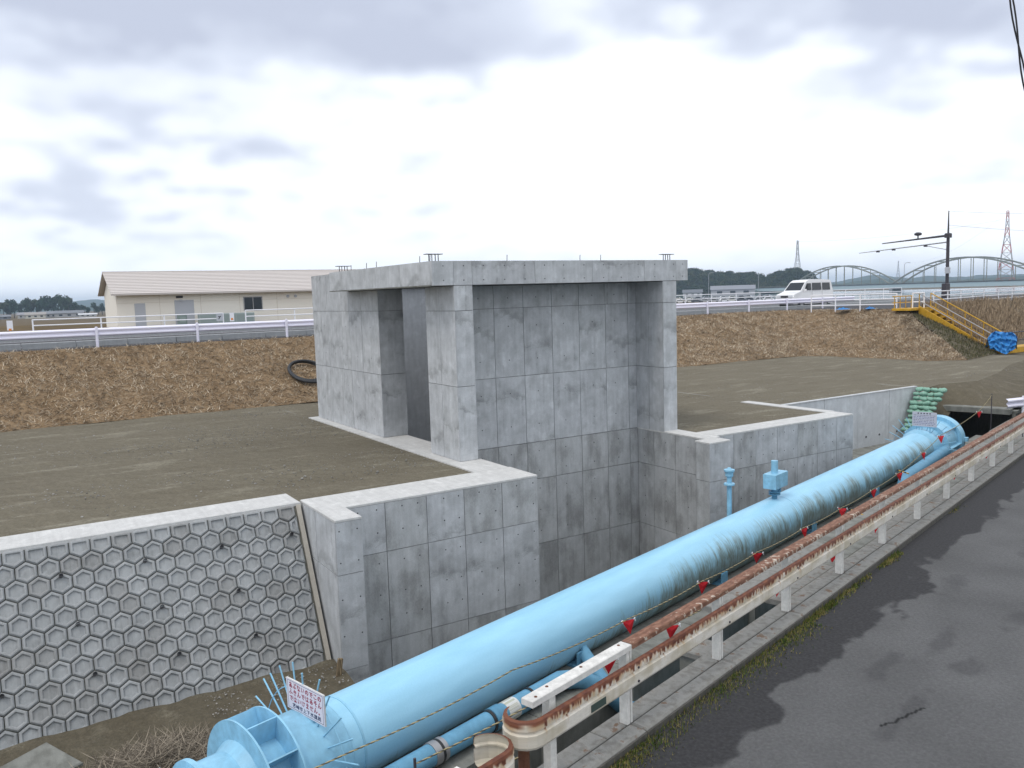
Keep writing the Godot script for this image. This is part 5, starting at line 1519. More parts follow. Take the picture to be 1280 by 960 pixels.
# ---------- right-hand side ----------
func right_side() -> void:
	rail_fence("pipe_fence", "white pipe fence on the corner of the straw bank, in front of the van's tail", "white pipe fences near the stair", [Vector3(47.2, 2.36, -37.0), Vector3(48.8, 2.36, -34.4), Vector3(49.6, 2.36, -32.3)], [0.35, 0.7, 1.04], 1.7, 1.06, 0.034)
	rail_fence("pipe_fence", "white four-rail fence running right from the yellow stair, above the dry grass", "white pipe fences near the stair", [Vector3(53.2, 2.36, -32.0), Vector3(66.0, 2.36, -35.6), Vector3(94.0, 2.36, -40.2)], [0.25, 0.52, 0.8, 1.08], 3.2, 1.1, 0.034)
	rail_fence("pipe_fence", "single white gate post with short looped rails left of the yellow stair head", "white pipe fences near the stair", [Vector3(49.9, 2.30, -31.4), Vector3(50.5, 2.30, -31.0)], [0.55, 1.1], 0.8, 1.12, 0.034)
	# yellow stair
	var top := Vector3(49.5, 2.42, -30.7); var bot := Vector3(47.75, 0.12, -25.3)
	var g := thing("stair", "yellow steel stair with handrails running down the weedy bank to a level walkway", "stair", bot)
	var o := -bot
	var run := bot - top; var flat := Vector3(run.x, 0, run.z).normalized(); var side := flat.cross(Y).normalized()
	for k in [0.0, 0.85]:
		var b := MB.new()
		b.prism(top + o + side * (-k) , run.normalized(), Y, side * 0.05, [Vector2(0, -0.30), Vector2(run.length(), -0.30), Vector2(run.length(), 0.20), Vector2(0, 0.20)])
		put("stringer", b, M.yellow, g)
		var hr := Node3D.new(); hr.name = "handrail"; g.add_child(hr, true)
		for i in 5:
			var q: Vector3 = top + o + run * (i / 4.0) - side * k
			b = MB.new(); b.tube([q, q + Vector3(0, 0.95, 0)], 0.03, 8); put("baluster", b, M.yellow, hr)
		for h in [0.5, 0.95]:
			b = MB.new(); b.tube([top + o - side * k + Vector3(0, h, 0), bot + o - side * k + Vector3(0, h, 0)], 0.032, 8); put("rail", b, M.yellow if k > 0 else M.steel, hr)
	for i in 11:
		var q := top + o + run * ((i + 0.5) / 11.0) - side * 0.4
		var b := MB.new(); b.box(q + Vector3(0, 0.0, 0), Vector3(0.78, 0.04, 0.28), Basis(side, Y, side.cross(Y))); put("tread", b, M.yellow, g)
	for i in 4:
		var q := top + o + run * ((i + 0.6) / 4.3) + side * 0.06
		var b := MB.new(); b.box(q - Vector3(0, 0.06, 0), Vector3(0.06, 0.42, 0.1), Basis(side, Y, side.cross(Y))); put("stringer_plate", b, M.yellow, g)
	# landing at the top and walkway at the bottom
	var b2 := MB.new(); b2.box(top + o + Vector3(0.15, -0.02, -0.6), Vector3(2.2, 0.14, 1.3)); put("landing", b2, M.yellow, g)
	for x in [-0.9, -0.3, 0.3, 0.9]:
		b2 = MB.new(); b2.tube([top + o + Vector3(x + 0.15, 0, -1.2), top + o + Vector3(x + 0.15, 0.8, -1.2)], 0.025, 8); put("baluster", b2, M.yellow, g)
	for h in [0.4, 0.8]:
		b2 = MB.new(); b2.tube([top + o + Vector3(-0.95, h, -1.2), top + o + Vector3(1.25, h, -1.2)], 0.03, 8); put("rail", b2, M.yellow, g)
	b2 = MB.new(); b2.box(Vector3(2.6, -0.02, 0.35), Vector3(5.6, 0.30, 0.9)); put("walkway", b2, M.yellow, g)
	for x in [0.6, 2.2, 3.8, 5.3]:
		b2 = MB.new(); b2.tube([Vector3(x, 0.1, 0.78), Vector3(x, 1.0, 0.78)], 0.03, 8); put("baluster", b2, M.yellow, g)
	for h in [0.55, 1.0]:
		b2 = MB.new(); b2.tube([Vector3(0.0, h, 0.78), Vector3(5.4, h, 0.78)], 0.032, 8); put("rail", b2, M.dark_steel, g)
	# tarpaulin thrown over the foot of the stair rail
	var tp := thing("tarpaulin", "crumpled blue tarpaulin hung over the foot of the yellow stair rail", "tarpaulin", Vector3(47.75, 0.0, -24.7))
	var tn := noise(1.7, 91, 4)
	b2 = MB.new()
	var skin := func(u: float, v: float, k: float) -> Vector3:
		var a := (u - 0.5) * 2.0
		var h := lerpf(1.32 - 0.28 * absf(a) - 0.2 * a * a + 0.12 * sin(u * 9.0), 0.05 + 0.2 * a * a + 0.08 * sin(u * 7.0), v)
		var wv := tn.get_noise_2d(u * 3.0, v * 2.2) * 0.26 + sin(u * 17.0 + v * 3.0) * 0.04
		return Vector3(a * (0.72 - 0.12 * v), h, 0.28 + 0.28 * sin(v * 1.3) + wv + k)
	grid(b2, 30, 24, func(u, v): return skin.call(u, v, 0.0), Z)
	grid(b2, 30, 24, func(u, v): return skin.call(u, v, -0.012), -Z)
	grid(b2, 30, 12, func(u, v):
		var q: Vector3 = skin.call(u, 0.0, -0.006); return q.lerp(Vector3(q.x * 1.1, q.y - 0.75, -0.45), v), -Z)
	var tpm := put("sheet", b2, M.tarp, tp); tpm.rotation.y = -1.0
	for q in [[49.0, -35.2, 0.5, "blue plastic sheet lying at the crest of the straw bank, larger of two"], [50.2, -34.0, 0.35, "blue plastic sheet lying at the crest of the straw bank, smaller of two"]]:
		var s := thing("plastic_sheet", q[3], "sheet", Vector3(q[0] - 0.9, 2.42, q[1]))
		b2 = MB.new()
		grid(b2, 14, 10, func(u, v): return Vector3((u - 0.5) * 2.4 * q[2], 0.02 + absf(tn.get_noise_2d(u * 3.0 + q[0], v * 3.0)) * 0.34 * sin(u * PI) * sin(v * PI), (v - 0.5) * 1.1 * q[2]))
		put("sheet", b2, M.tarp, s)
	# green sandbags stacked at the end of the precast wall
	var bag := MB.new()
	grid(bag, 16, 10, func(u, v):
		var a = u * TAU; var t = (v - 0.5) * PI
		var k = pow(absf(cos(t)), 0.55)
		return Vector3(sin(a) * 0.15 * k * (1.0 + 0.12 * sin(t * 3.0)), cos(a) * (0.085 + 0.012 * sin(t * 5.0)) * k, sin(t) * 0.145), Vector3.ZERO)
	var bm := bag.mesh()
	var rows := 10
	for r in rows:
		var n := 4 if r < 6 else 3
		for k in n:
			var s := thing("sandbag", "green netted sandbag in the stack at the end of the precast wall", "sandbag", cv(34.15 - 0.09 * r, 9.78 + 0.02 * r - k * (0.27 - 0.012 * r) + (0.06 if r % 2 else 0.0), -0.07 - 0.165 * r), CANAL_TURN + (r * 13 + k * 7) % 5 * 0.2 - 0.4, "green sandbags beside the precast wall")
			var bg := part("bag", bm, M.net, s)
			bg.rotation = Vector3(sin(r * 3.1 + k) * 0.2, 0, cos(r * 1.7 + k * 2.3) * 0.2); bg.scale = Vector3.ONE * (1.0 + 0.14 * sin(r * 5.0 + k * 3.0))
	# short length of white guardrail on the right
	var gr := thing("guardrail", "short white guardrail end on a single post above the culvert, at the right edge", "guardrail", cv(34.2, 6.25, -0.95), CANAL_TURN)
	var d2 := Vector3(0.86, 0, 0.51)
	b2 = MB.new(); b2.sweep([Vector3(-0.75, 0, -0.45), Vector3(0.0, 0, -0.08), Vector3(0.6, 0, 0.10), Vector3(4.5, 0, 0.35)], beam_section(0.42)); put("beam", b2, M.white_beam, gr)
	for x in [0.0, 2.0, 4.0]:
		b2 = MB.new(); b2.tube([Vector3(x, 0.0, -0.04 + x * 0.07), Vector3(x, 0.82, -0.04 + x * 0.07)], 0.06, 14); put("post", b2, M.white, gr)

# ---------- far away ----------
func lattice(label: String, at: Vector3, h: float, w: float, red: bool) -> void:
	var g := thing("pylon", label, "pylon", at, 0.4, "transmission pylons on the skyline")
	var legs := []
	for q in [[-1, -1], [1, -1], [1, 1], [-1, 1]]: legs.append(Vector3(q[0], 0, q[1]))
	var width := func(t: float) -> float: return w * lerpf(1.0, 0.20, minf(1.0, t / 0.72)) * (1.0 if t < 0.72 else lerpf(1.0, 0.55, (t - 0.72) / 0.28))
	var n := 9
	for i in n:
		var t0 := float(i) / n; var t1 := float(i + 1) / n
		var b := MB.new()
		for k in 4:
			var a: Vector3 = legs[k]; var c: Vector3 = legs[(k + 1) % 4]
			var r := 0.0034 * h
			b.tube([a * width.call(t0) + Y * h * t0, a * width.call(t1) + Y * h * t1], r, 4, false)
			b.tube([a * width.call(t0) + Y * h * t0, c * width.call(t1) + Y * h * t1], r * 0.6, 4, false)
			b.tube([c * width.call(t0) + Y * h * t0, a * width.call(t1) + Y * h * t1], r * 0.6, 4, false)
			b.tube([a * width.call(t1) + Y * h * t1, c * width.call(t1) + Y * h * t1], r * 0.6, 4, false)
		put("section", b, M.pylon_red if red and i % 2 == 0 else M.pylon, g)
	for k in 3:
		var b := MB.new()
		var y := h * (0.76 + 0.085 * k); var l := h * (0.085 - 0.012 * k)
		b.tube([Vector3(-l, y, 0), Vector3(0, y + h * 0.018, 0), Vector3(l, y, 0)], 0.0022 * h, 4)
		b.tube([Vector3(-l, y, 0), Vector3(l, y, 0)], 0.0016 * h, 4)
		put("cross_arm", b, M.pylon_red if red and k % 2 else M.pylon, g)

func distance() -> void:
	bridge()
	lattice("grey lattice pylon behind the white van, left of the bridge arches", Vector3(700, -1, -566), 52, 5.5, false)
	lattice("small distant lattice pylon between the two bridge arches", Vector3(1340, -1, -871), 45, 4.5, false)
	lattice("tall red and white lattice pylon at the right, above the nearer arch", Vector3(800, -1, -412), 69, 7.5, true)
	var b := MB.new()
	var wires := [[Vector3(60.2, 9.2, -35.2), Vector3(110, 12.2, -20)], [Vector3(60.2, 8.2, -35.2), Vector3(110, 9.4, -22)], [Vector3(800, 67, -412), Vector3(1340, 43, -871)], [Vector3(800, 61, -412), Vector3(700, 50, -566)]]
	for q in wires:
		b = MB.new()
		var p := []
		for i in 25:
			var t := i / 24.0
			p.append(q[0].lerp(q[1], t) - Y * (q[0] - q[1]).length() * 0.025 * 4.0 * t * (1.0 - t))
		b.tube(p, 0.009 if q[0].x < 100 else 0.06, 4, false)
		var wi := put("overhead_wire", b, M.pylon)
		tag(wi, ["thin overhead wire from the top of the dark signal pole to the right edge", "lower thin wire from the dark signal pole to the right edge", "far wire strung right of the red and white pylon", "far wire between the red and white pylon and the grey pylon"][wires.find(q)], "wire", "overhead wires")
	# blue ridges
	var hn := noise(0.004, 101, 5)
	for q in [["hills", -0.35, 0.55, 3000.0, 40.0, "far blue ridge behind the left trees"], ["hills", 0.66, 1.5, 2600.0, 36.0, "far blue ridge behind the bridge arches"], ["hills", -0.3, 0.35, 1900.0, 16.0, "lower wooded ridge behind the left trees"], ["hills", 0.85, 1.6, 1700.0, 17.0, "lower wooded ridge behind the bridge"]]:
		b = MB.new()
		grid(b, 160, 10, func(u, v):
			var a: float = lerpf(q[1], q[2], u); var r: float = q[3] + v * 500.0
			var e: float = minf(1.0, minf(u, 1.0 - u) * 7.0)
			var h: float = (q[4] * (0.72 + 0.55 * hn.get_noise_2d(a * 2200.0, q[3])) + hn.get_noise_2d(a * 14000.0, q[3]) * 3.0 + hn.get_noise_2d(a * 60000.0, 0.0) * 1.6) * e
			return Vector3(sin(a) * r, -1.1 + h * sin(minf(1.0, v * 1.6) * PI * 0.5), -cos(a) * r))
		struct("hills", b, M.hill, q[5])
	# wooded hill on the right: the ground of it, and its wood as one mass
	var ridge := [[0.690, 3], [0.745, 21.0], [0.772, 24.5], [0.790, 21.5], [0.812, 19.0], [0.838, 18.2], [0.858, 14.5], [0.872, 18.5], [0.888, 21.0], [0.900, 18.0], [0.915, 8.0], [0.93, 0.5]]
	var top := func(a: float) -> float:
		for i in ridge.size() - 1:
			if a <= ridge[i + 1][0]:
				return lerpf(ridge[i][1], ridge[i + 1][1], smoothstep(ridge[i][0], ridge[i + 1][0], a))
		return 0.0
	b = MB.new()
	grid(b, 80, 12, func(u, v):
		var a := lerpf(0.69, 0.93, u); var r: float = 740.0 + v * 160.0
		return Vector3(sin(a) * r, -1.05 + maxf(0.0, float(top.call(a)) - 3.5) * sin(minf(v * 1.5, 1.0) * PI * 0.5), -cos(a) * r))
	struct("wooded_hill", b, M.hill, "low wooded hill left of the bridge arches")
	var crowns := []
	for s in 3: crowns.append(crown_mesh(120, 1.0, 0.85, s + 5, [Color(0.020, 0.042, 0.026), Color(0.035, 0.058, 0.030), Color(0.05, 0.065, 0.03)][s]))
	var r := RandomNumberGenerator.new(); r.seed = 17
	for s in 3:
		var mm := MultiMesh.new(); mm.transform_format = MultiMesh.TRANSFORM_3D; mm.mesh = crowns[s]
		var list := []
		for i in 420:
			var a := r.randf_range(0.70, 0.925); var v := r.randf_range(0.0, 0.75); var rr := 740.0 + v * 160.0
			var base := -1.05 + maxf(0.0, float(top.call(a)) - 3.5) * sin(minf(v * 1.5, 1.0) * PI * 0.5)
			var sc := r.randf_range(2.4, 4.2)
			list.append(Transform3D(Basis(Y, r.randf() * TAU).scaled(Vector3(sc, sc * r.randf_range(0.8, 1.3), sc)), Vector3(sin(a) * rr, base + sc * 0.7, -cos(a) * rr)))
		mm.instance_count = list.size()
		for i in list.size(): mm.set_instance_transform(i, list[i])
		var mi := MultiMeshInstance3D.new(); mi.multimesh = mm; mi.material_override = M.leaf
		mi.name = numbered("far_wood"); add_child(mi)
		tag(mi, ["dark evergreen part of the wood covering the hill left of the bridge", "mid-green part of the wood covering the hill left of the bridge", "yellowish part of the wood covering the hill left of the bridge"][s], "wood", "", "stuff")
	# trees on the left skyline, each its own
	var shapes := []
	for s in 5: shapes.append(crown_mesh(260, 1.0, 1.25 if s % 2 else 0.9, s + 31, [Color(0.018, 0.040, 0.024), Color(0.026, 0.050, 0.026), Color(0.034, 0.058, 0.030), Color(0.022, 0.046, 0.030), Color(0.045, 0.06, 0.028)][s]))
	var words := ["dark spreading", "tall pointed dark", "mid-green rounded", "slender dark", "yellowish-green"]
	for i in 46:
		var f := i / 45.0
		var px := -30.0 + f * 190.0 + r.randf_range(-3, 3)
		var a := atan((px - 640.0) / 1037.0) + 0.5582
		var d := 690.0 + r.randf_range(-25, 45)
		var hgt := 9.0 + 5.5 * exp(-pow((px - 52.0) / 22.0, 2)) + 5.0 * exp(-pow((px - 85.0) / 12.0, 2)) + 2.5 * exp(-pow((px - 5.0) / 18.0, 2)) + r.randf_range(-1.5, 2.5)
		if px > 108: hgt *= 0.85
		var s := i % 5
		var t := thing("tree", "%s tree %s on the left skyline" % [words[s], "beside the far houses" if i % 2 else "in the belt behind the fields"], "tree", Vector3(sin(a) * d, -1.0, -cos(a) * d), r.randf() * TAU, "trees on the left skyline")
		b = MB.new(); b.tube([Vector3.ZERO, Vector3(0, hgt * 0.35, 0), Vector3(0.1, hgt * 0.8, 0)], [0.35, 0.25, 0.08], 6); put("trunk", b, M.trunk, t)
		var c := part("crown", shapes[s], M.leaf, t, Vector3(0, hgt * 0.58, 0))
		c.scale = Vector3(hgt * r.randf_range(0.26, 0.36), hgt * 0.36, hgt * 0.3)
	# houses among them
	var hs := [[2.0, 600.0, 14.0, 3.2, Color(0.22, 0.23, 0.25), Color(0.18, 0.19, 0.21), "long dark-roofed shed at the left edge of the far fields"], [38.0, 610.0, 9.0, 4.6, Color(0.62, 0.61, 0.58), Color(0.25, 0.25, 0.27), "white far house left of the tallest trees, first from the left edge"], [50.0, 600.0, 11.0, 4.4, Color(0.66, 0.64, 0.56), Color(0.30, 0.28, 0.26), "cream far house in the middle of the row before the trees"], [66.0, 605.0, 9.0, 4.8, Color(0.5, 0.5, 0.5), Color(0.20, 0.21, 0.23), "grey far house with a dark roof, right of the cream one"], [92.0, 600.0, 16.0, 5.0, Color(0.42, 0.42, 0.42), Color(0.17, 0.18, 0.20), "wide dark-roofed far farmhouse before the low trees"], [115.0, 590.0, 10.0, 2.6, Color(0.62, 0.62, 0.62), Color(0.55, 0.56, 0.58), "low white far shed next to the cream building's end"], [918.0, 690.0, 34.0, 10.0, Color(0.40, 0.40, 0.42), Color(0.24, 0.25, 0.28), "broad grey-roofed hall at the foot of the wooded hill"], [868.0, 640.0, 14.0, 7.0, Color(0.5, 0.5, 0.5), Color(0.14, 0.15, 0.17), "dark-roofed house beside the roof of the gatehouse, under the wooded hill"]]
	for q in hs:
		var a := atan((q[0] - 640.0) / 1037.0) + 0.5582
		var t := thing("far_house", q[6], "house", Vector3(sin(a) * q[1], -1.0, -cos(a) * q[1]), -a, "far houses")
		var w: float = q[2]; var h: float = q[3] * (0.85 if q[0] < 200.0 else 0.8)
		b = MB.new(); b.box(Vector3(0, h * 0.32, 0), Vector3(w, h * 0.64, 7)); put("wall", b, mat(q[4], 0.8), t)
		b = MB.new(); b.prism(Vector3(-w / 2 - 0.5, h * 0.6, 0), Z, Y, X * (w + 1.0), [Vector2(-4.3, 0), Vector2(4.3, 0), Vector2(0, h * 0.4)]); put("roof", b, mat(q[5], 0.7), t)
		for k in 3:
			b = MB.new(); b.box(Vector3(-w * 0.3 + k * w * 0.3, h * 0.33, 3.52), Vector3(w * 0.12, h * 0.25, 0.08)); put("window", b, M.glass, t)
	# parked cars by the river, a few pixels each
	var shade := [[Color(0.75, 0.75, 0.76), "white"], [Color(0.45, 0.46, 0.48), "silver"], [Color(0.12, 0.13, 0.15), "dark grey"], [Color(0.70, 0.70, 0.66), "cream"]]
	for i in 22:
		var px := 852.0 + (i % 11) * 11.0 + r.randf_range(-2, 2)
		var a := atan((px - 640.0) / 1037.0) + 0.5582
		var d := (350.0 if i < 11 else 470.0) + r.randf_range(-8, 8)
		var q = shade[(i * 7 + i / 4) % 4]
		var t := thing("parked_car", "tiny far %s parked car seen between the fence rails, %s row" % [q[1], "nearer" if i < 11 else "farther"], "car", Vector3(sin(a) * d, -1.0, -cos(a) * d), -a + r.randf_range(-0.3, 0.3), "cars parked by the river")
		b = MB.new(); b.prism(Vector3(0, 0.25, -0.85), X, Y, Z * 1.7, [Vector2(-2.1, 0), Vector2(2.1, 0), Vector2(2.1, 0.55), Vector2(1.2, 0.62), Vector2(0.7, 1.2), Vector2(-1.1, 1.2), Vector2(-1.7, 0.65), Vector2(-2.1, 0.6)]); put("body", b, mat(q[0], 0.35), t)
		b = MB.new(); b.prism(Vector3(0, 0.25, -0.87), X, Y, Z * 1.74, [Vector2(1.0, 0.66), Vector2(0.62, 1.12), Vector2(-1.0, 1.12), Vector2(-1.45, 0.68)]); put("windows", b, M.glass, t)
		for x in [-1.3, 1.3]:
			for z in [-0.8, 0.8]:
				b = MB.new(); b.lathe(Vector3(x, 0.31, z - 0.1), Z, [Vector2(0, 0), Vector2(0, 0.31), Vector2(0.2, 0.31), Vector2(0.2, 0)], 10); put("wheel", b, M.rubber, t)
	# street lamps on the far bank
	for q in [[888.0, 560.0, 12.0, "street lamp with a bent arm before the wooded hill"], [950.0, 600.0, 11.0, "slim lamp post before the wooded hill, left of the van"], [1131.0, 620.0, 15.0, "lamp post rising between the two bridge arches"]]:
		var a := atan((q[0] - 640.0) / 1037.0) + 0.5582
		var t := thing("street_lamp", q[3], "lamp post", Vector3(sin(a) * q[1], -1.0, -cos(a) * q[1]), -a, "far street lamps")
		b = MB.new(); b.tube([Vector3.ZERO, Vector3(0, q[2] + 3.0, 0), Vector3(0.8, q[2] + 3.9, 0), Vector3(2.6, q[2] + 4.1, 0)], 0.16, 6); put("pole", b, M.pylon, t)
		b = MB.new(); b.box(Vector3(3.0, q[2] + 4.1, 0), Vector3(1.2, 0.3, 0.5)); put("lamp_head", b, M.pylon, t)

func bridge() -> void:
	var e := Vector3(-0.3503, 0, 0.9366)
	var turn := atan2(-e.z, e.x)
	# local x runs along the deck towards us, origin at the meeting of the arches
	var g := thing("arch_bridge", "pale grey-green steel road bridge with two through arches and a long blue-grey girder deck", "bridge", Vector3(502.5, -1.0, -328.2), turn)
	var dy := 5.2; var half := 3.5
	for i in range(-11, 5):
		var x := i * 41.2
		var b := MB.new(); b.box(Vector3(x + 20.6, dy - 1.55, half + 0.3), Vector3(41.0, 2.6, 0.5)); b.box(Vector3(x + 20.6, dy - 1.55, -half - 0.3), Vector3(41.0, 2.6, 0.5)); put("girder", b, M.girder, g)
		b = MB.new(); b.box(Vector3(x + 20.6, dy - 0.05, 0), Vector3(41.1, 0.45, half * 2 + 1.6)); put("deck", b, M.dark, g)
		b = MB.new()
		for z in [half + 0.7, -half - 0.7]:
			b.box(Vector3(x + 20.6, dy + 1.0, z), Vector3(41.0, 0.12, 0.12)); b.box(Vector3(x + 20.6, dy + 0.6, z), Vector3(41.0, 0.08, 0.08))
			for k in 10: b.box(Vector3(x + 2 + k * 4.1, dy + 0.55, z), Vector3(0.14, 1.0, 0.14))
		put("parapet", b, M.bridge, g)
		if i % 3 == 0:
			b = MB.new(); b.chamfer(Vector3(x, 1.0, 0), Vector3(3.0, 5.0, 7.5), 0.2); put("pier", b, M.gutter, g)
	for q in [-61.8, 61.8]:
		var ar := Node3D.new(); ar.name = "arch"; ar.position = Vector3(q, dy, 0); g.add_child(ar, true)
		for z in [half, -half]:
			var b := MB.new(); var up := []; 
			for i in 31:
				var t := i / 30.0 * 2.0 - 1.0
				up.append(Vector3(t * 60.5, 14.0 * (1.0 - t * t), z))
			for i in 30:
				var m: Vector3 = (up[i] + up[i + 1]) / 2; var d: Vector3 = (up[i + 1] - up[i])
				b.box(m, Vector3(d.length() + 0.1, 0.8, 0.6), Basis(d.normalized(), Z.cross(d.normalized()).normalized(), Z))
			put("rib", b, M.bridge, ar)
			for i in range(1, 12):
				var t := i / 12.0 * 2.0 - 1.0
				b = MB.new(); b.box(Vector3(t * 60.5, 7.0 * (1.0 - t * t), z), Vector3(0.32, 14.0 * (1.0 - t * t), 0.3)); put("hanger", b, M.bridge, ar)
		for i in range(2, 11):
			var t := i / 12.0 * 2.0 - 1.0
			var b := MB.new(); b.box(Vector3(t * 60.5, 14.0 * (1.0 - t * t), 0), Vector3(0.5, 0.5, half * 2)); put("cross_brace", b, M.bridge, ar)

func crown_mesh(n: int, w: float, h: float, sd: int, col: Color) -> ArrayMesh:
	var r := RandomNumberGenerator.new(); r.seed = sd
	var b := MB.new()
	var lobes := []
	for i in 9:
		var a := r.randf() * TAU; var k := r.randf_range(0.15, 0.62)
		lobes.append([Vector3(cos(a) * k * w, r.randf_range(-0.6, 0.75) * h, sin(a) * k * w), r.randf_range(0.32, 0.52)])
	for i in n:
		var l = lobes[r.randi() % lobes.size()]
		var d := Vector3(r.randfn(), r.randfn(), r.randfn()).normalized()
		var c: Vector3 = l[0] + d * l[1] * r.randf_range(0.75, 1.08)
		var s := r.randf_range(0.10, 0.22)
		var e := d.cross(Vector3(r.randfn(), r.randfn(), r.randfn())).normalized(); var f := (d + Vector3(r.randfn(), r.randfn(), r.randfn()) * 0.5).normalized().cross(e)
		b.col = col * r.randf_range(0.65, 1.45)
		b.tri(c + e * s, c - e * s * 0.6 + f * s, c - e * s * 0.6 - f * s, d)
		b.tri(c - e * s, c + e * s * 0.6 + f * s * 0.9 + d * s * 0.5, c + e * s * 0.6 - f * s * 0.9, d)
	return b.mesh(true)

# ---------- grass, straw, stones ----------
func blade_mesh(w: float, h: float, bend: float) -> ArrayMesh:
	var b := MB.new()
	var p := [Vector3(-w, 0, 0), Vector3(w, 0, 0), Vector3(w * 0.7, h * 0.55, bend * 0.35), Vector3(-w * 0.7, h * 0.55, bend * 0.35), Vector3(0, h, bend)]
	b.tri(p[0], p[1], p[2], Z); b.tri(p[0], p[2], p[3], Z); b.tri(p[3], p[2], p[4], Z)
	return b.mesh(true)

func scatter(called: String, label: String, category: String, mesh: Mesh, list: Array, cols: Array) -> void:
	var mm := MultiMesh.new(); mm.transform_format = MultiMesh.TRANSFORM_3D; mm.use_colors = true; mm.mesh = mesh
	mm.instance_count = list.size()
	for i in list.size():
		mm.set_instance_transform(i, list[i]); mm.set_instance_color(i, cols[i])
	var mi := MultiMeshInstance3D.new(); mi.multimesh = mm; mi.material_override = M.leaf
	mi.name = numbered(called); add_child(mi)
	tag(mi, label, category, "", "stuff")

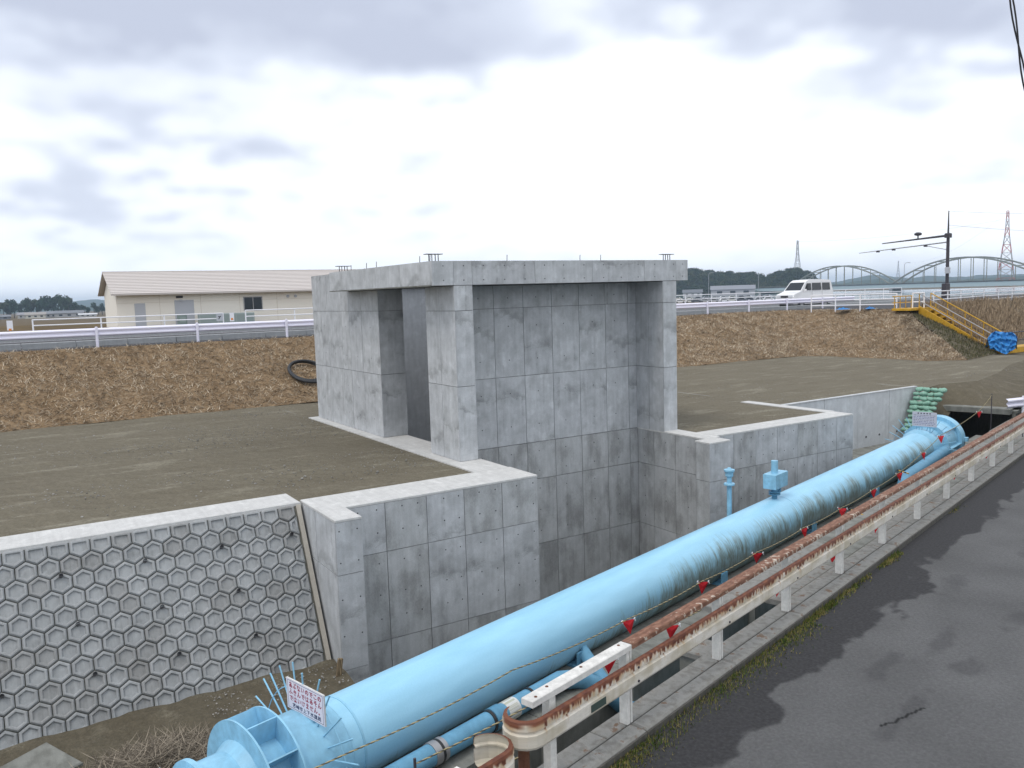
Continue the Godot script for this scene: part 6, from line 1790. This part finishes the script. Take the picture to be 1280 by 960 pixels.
func plants() -> void:
	var r := RandomNumberGenerator.new(); r.seed = 23
	# loose straw over the matting
	var list := []; var cols := []
	var sn := noise(0.55, 61, 5); var sl := noise(0.12, 62, 3); var cn := noise(0.22, 111, 4)
	for i in 80000:
		var pick := r.randf()      # spread evenly over the bank's length
		var u := (2.0 + pick / 0.28) / 8.0 if pick < 0.28 else ((3.0 + (pick - 0.28) / 0.26) / 8.0 if pick < 0.54 else ((4.0 + (pick - 0.54) / 0.13) / 8.0 if pick < 0.67 else (5.0 + (pick - 0.67) / 0.0767) / 8.0))
		if pick > 0.9: u = 0.25 - (pick - 0.9) * 0.3
		var v := r.randf_range(0.0, 1.0)
		var q := bank_at(u, v)
		if q.x < -6: continue
		q.y += (sn.get_noise_2d(q.x * 2.2, q.z * 2.2) * 0.06 + sl.get_noise_2d(q.x, q.z) * 0.16) * (0.25 + sin(v * PI)) + 0.012
		var ba := Basis(Y, r.randf() * TAU) * Basis(X, -PI / 2 + r.randf_range(-0.1, 0.55))
		list.append(Transform3D(ba.scaled(Vector3.ONE * r.randf_range(0.6, 1.5)), q))
		var k := clampf(r.randf_range(0.0, 1.0) * 0.75 + 0.25 + cn.get_noise_2d(q.x * 3.0, q.z * 3.0) * 1.1, 0.0, 1.25)
		cols.append(Color(0.235, 0.19, 0.138).lerp(Color(0.56, 0.475, 0.36), k))
	scatter("loose_straw", "loose brown straw lying over the embankment matting", "straw", blade_mesh(0.010, 0.19, 0.02), list, cols)
	# grass and moss in the joint between kerb and road
	list = []; cols = []
	var kn := noise(0.5, 121, 3)
	for i in 60000:
		var s := 3.0 + 30.0 * pow(r.randf(), 1.7)
		var dens := kn.get_noise_1d(s) * 0.6 + (0.75 if s < 12.0 else 0.08) - (0.25 if s > 15.0 else 0.0)
		if r.randf() > dens: continue
		var q := cv(s, 4.59 - absf(r.randfn()) * (0.13 if s < 11 else 0.05), -0.69)
		var tall := r.randf_range(0.35, 1.0) * (1.0 if r.randf() < 0.9 else 2.0)
		var ba := Basis(Y, r.randf() * TAU) * Basis(X, r.randf_range(-0.9, 0.9))
		list.append(Transform3D(ba.scaled(Vector3(1, tall, 1)), q))
		cols.append(Color(0.050, 0.085, 0.016).lerp(Color(0.22, 0.18, 0.07), clampf(r.randf() * 1.15 - 0.15 + kn.get_noise_1d(s * 3.0) * 0.5, 0, 1)))
	scatter("kerb_grass", "short green and yellow grass growing along the foot of the kerb", "grass", blade_mesh(0.007, 0.055, 0.03), list, cols)
	# brown dry grass right of the stair, on the bank top
	list = []; cols = []
	for i in 26000:
		var u := r.randf_range(0.22, 0.95); var v := 1.0 - pow(r.randf(), 1.3) * 0.85
		var q := bank_at(u, v, true)
		q.y += 0.0
		var sc := r.randf_range(0.5, 1.15)
		var ba := Basis(Y, r.randf() * TAU) * Basis(X, r.randf_range(-1.3, 1.3))
		list.append(Transform3D(ba.scaled(Vector3(sc, sc, sc)), q))
		cols.append(Color(0.16, 0.115, 0.075).lerp(Color(0.42, 0.33, 0.225), r.randf()))
	scatter("dry_grass", "tall brown dry grass on the bank right of the yellow stair", "grass", blade_mesh(0.02, 0.5, 0.22), list, cols)
	list = []; cols = []
	for i in 7000:
		var u := r.randf_range(0.0, 0.30); var v := r.randf()
		var q := bank_at(u, v, true)
		var ba := Basis(Y, r.randf() * TAU) * Basis(X, r.randf_range(-0.9, 0.9))
		list.append(Transform3D(ba.scaled(Vector3.ONE * r.randf_range(0.4, 1.0)), q))
		cols.append(Color(0.05, 0.06, 0.022).lerp(Color(0.17, 0.145, 0.085), r.randf()))
	scatter("bank_weeds", "low dark green weeds on the bank between the straw and the yellow stair", "weeds", blade_mesh(0.02, 0.17, 0.06), list, cols)
	# heap of dead stalks bottom left
	list = []; cols = []
	for i in 5200:
		var a := r.randf() * TAU; var k := sqrt(r.randf())
		var q := Vector3(1.55 + cos(a) * k * 1.25, -2.9 + 0.22 * (1.0 - k) + r.randf() * 0.08, -12.75 + sin(a) * k * 0.95)
		var ba := Basis(Y, r.randf() * TAU) * Basis(X, -PI / 2 + r.randf_range(-0.15, 0.35))
		list.append(Transform3D(ba.scaled(Vector3.ONE * r.randf_range(0.4, 1.3)), q))
		cols.append(Color(0.06, 0.05, 0.04).lerp(Color(0.36, 0.31, 0.24), pow(r.randf(), 1.4)))
	scatter("dead_stalks", "tangled heap of dead plant stalks in the mud left of the blue pipe end", "plants", blade_mesh(0.005, 0.34, 0.03), list, cols)
	# stones
	var pb := MB.new()
	grid(pb, 6, 4, func(u, v): return Vector3(sin(u * TAU) * sin(v * PI), cos(v * PI) * 0.6, cos(u * TAU) * sin(v * PI) * 0.8) * (1.0 + 0.15 * sin(u * 19.0 + v * 7.0)), Vector3.ZERO)
	var pm := pb.mesh(true)
	list = []; cols = []
	var pn := noise(0.08, 131, 4)
	for i in 9000:
		var x := r.randf_range(-4.0, 9.0) if i % 3 else r.randf_range(17.0, 40.0)
		var z := r.randf_range(-31.8, -17.3) if i % 3 else r.randf_range(-31.8, -19.5)
		if pn.get_noise_2d(x * 0.5, z * 2.0) + r.randf_range(-0.3, 0.3) < 0.05: continue
		var s := r.randf_range(0.006, 0.022) * (1.0 if r.randf() < 0.96 else 2.0)
		list.append(Transform3D(Basis(Y, r.randf() * TAU).scaled(Vector3.ONE * s), Vector3(x, 0.0, z)))
		cols.append(Color(0.15, 0.145, 0.13).lerp(Color(0.34, 0.33, 0.31), r.randf()))
	scatter("yard_gravel", "pale gravel scattered over the earth yard", "gravel", pm, list, cols)
	list = []; cols = []
	for i in 320:
		var x := r.randf_range(2.6, 4.95); var q := Vector3(x, -2.78, r.randf_range(-14.6, -13.7))
		if i > 260: q = Vector3(r.randf_range(-3.0, 4.9), -2.88, r.randf_range(-14.5, -11.5))
		list.append(Transform3D(Basis(Y, r.randf() * TAU).scaled(Vector3.ONE * r.randf_range(0.006, 0.022)), q))
		cols.append(Color(0.2, 0.19, 0.17).lerp(Color(0.42, 0.40, 0.37), r.randf()))
	scatter("foot_gravel", "loose stones in the mud at the foot of the hexagon-block wall", "gravel", pm, list, cols)
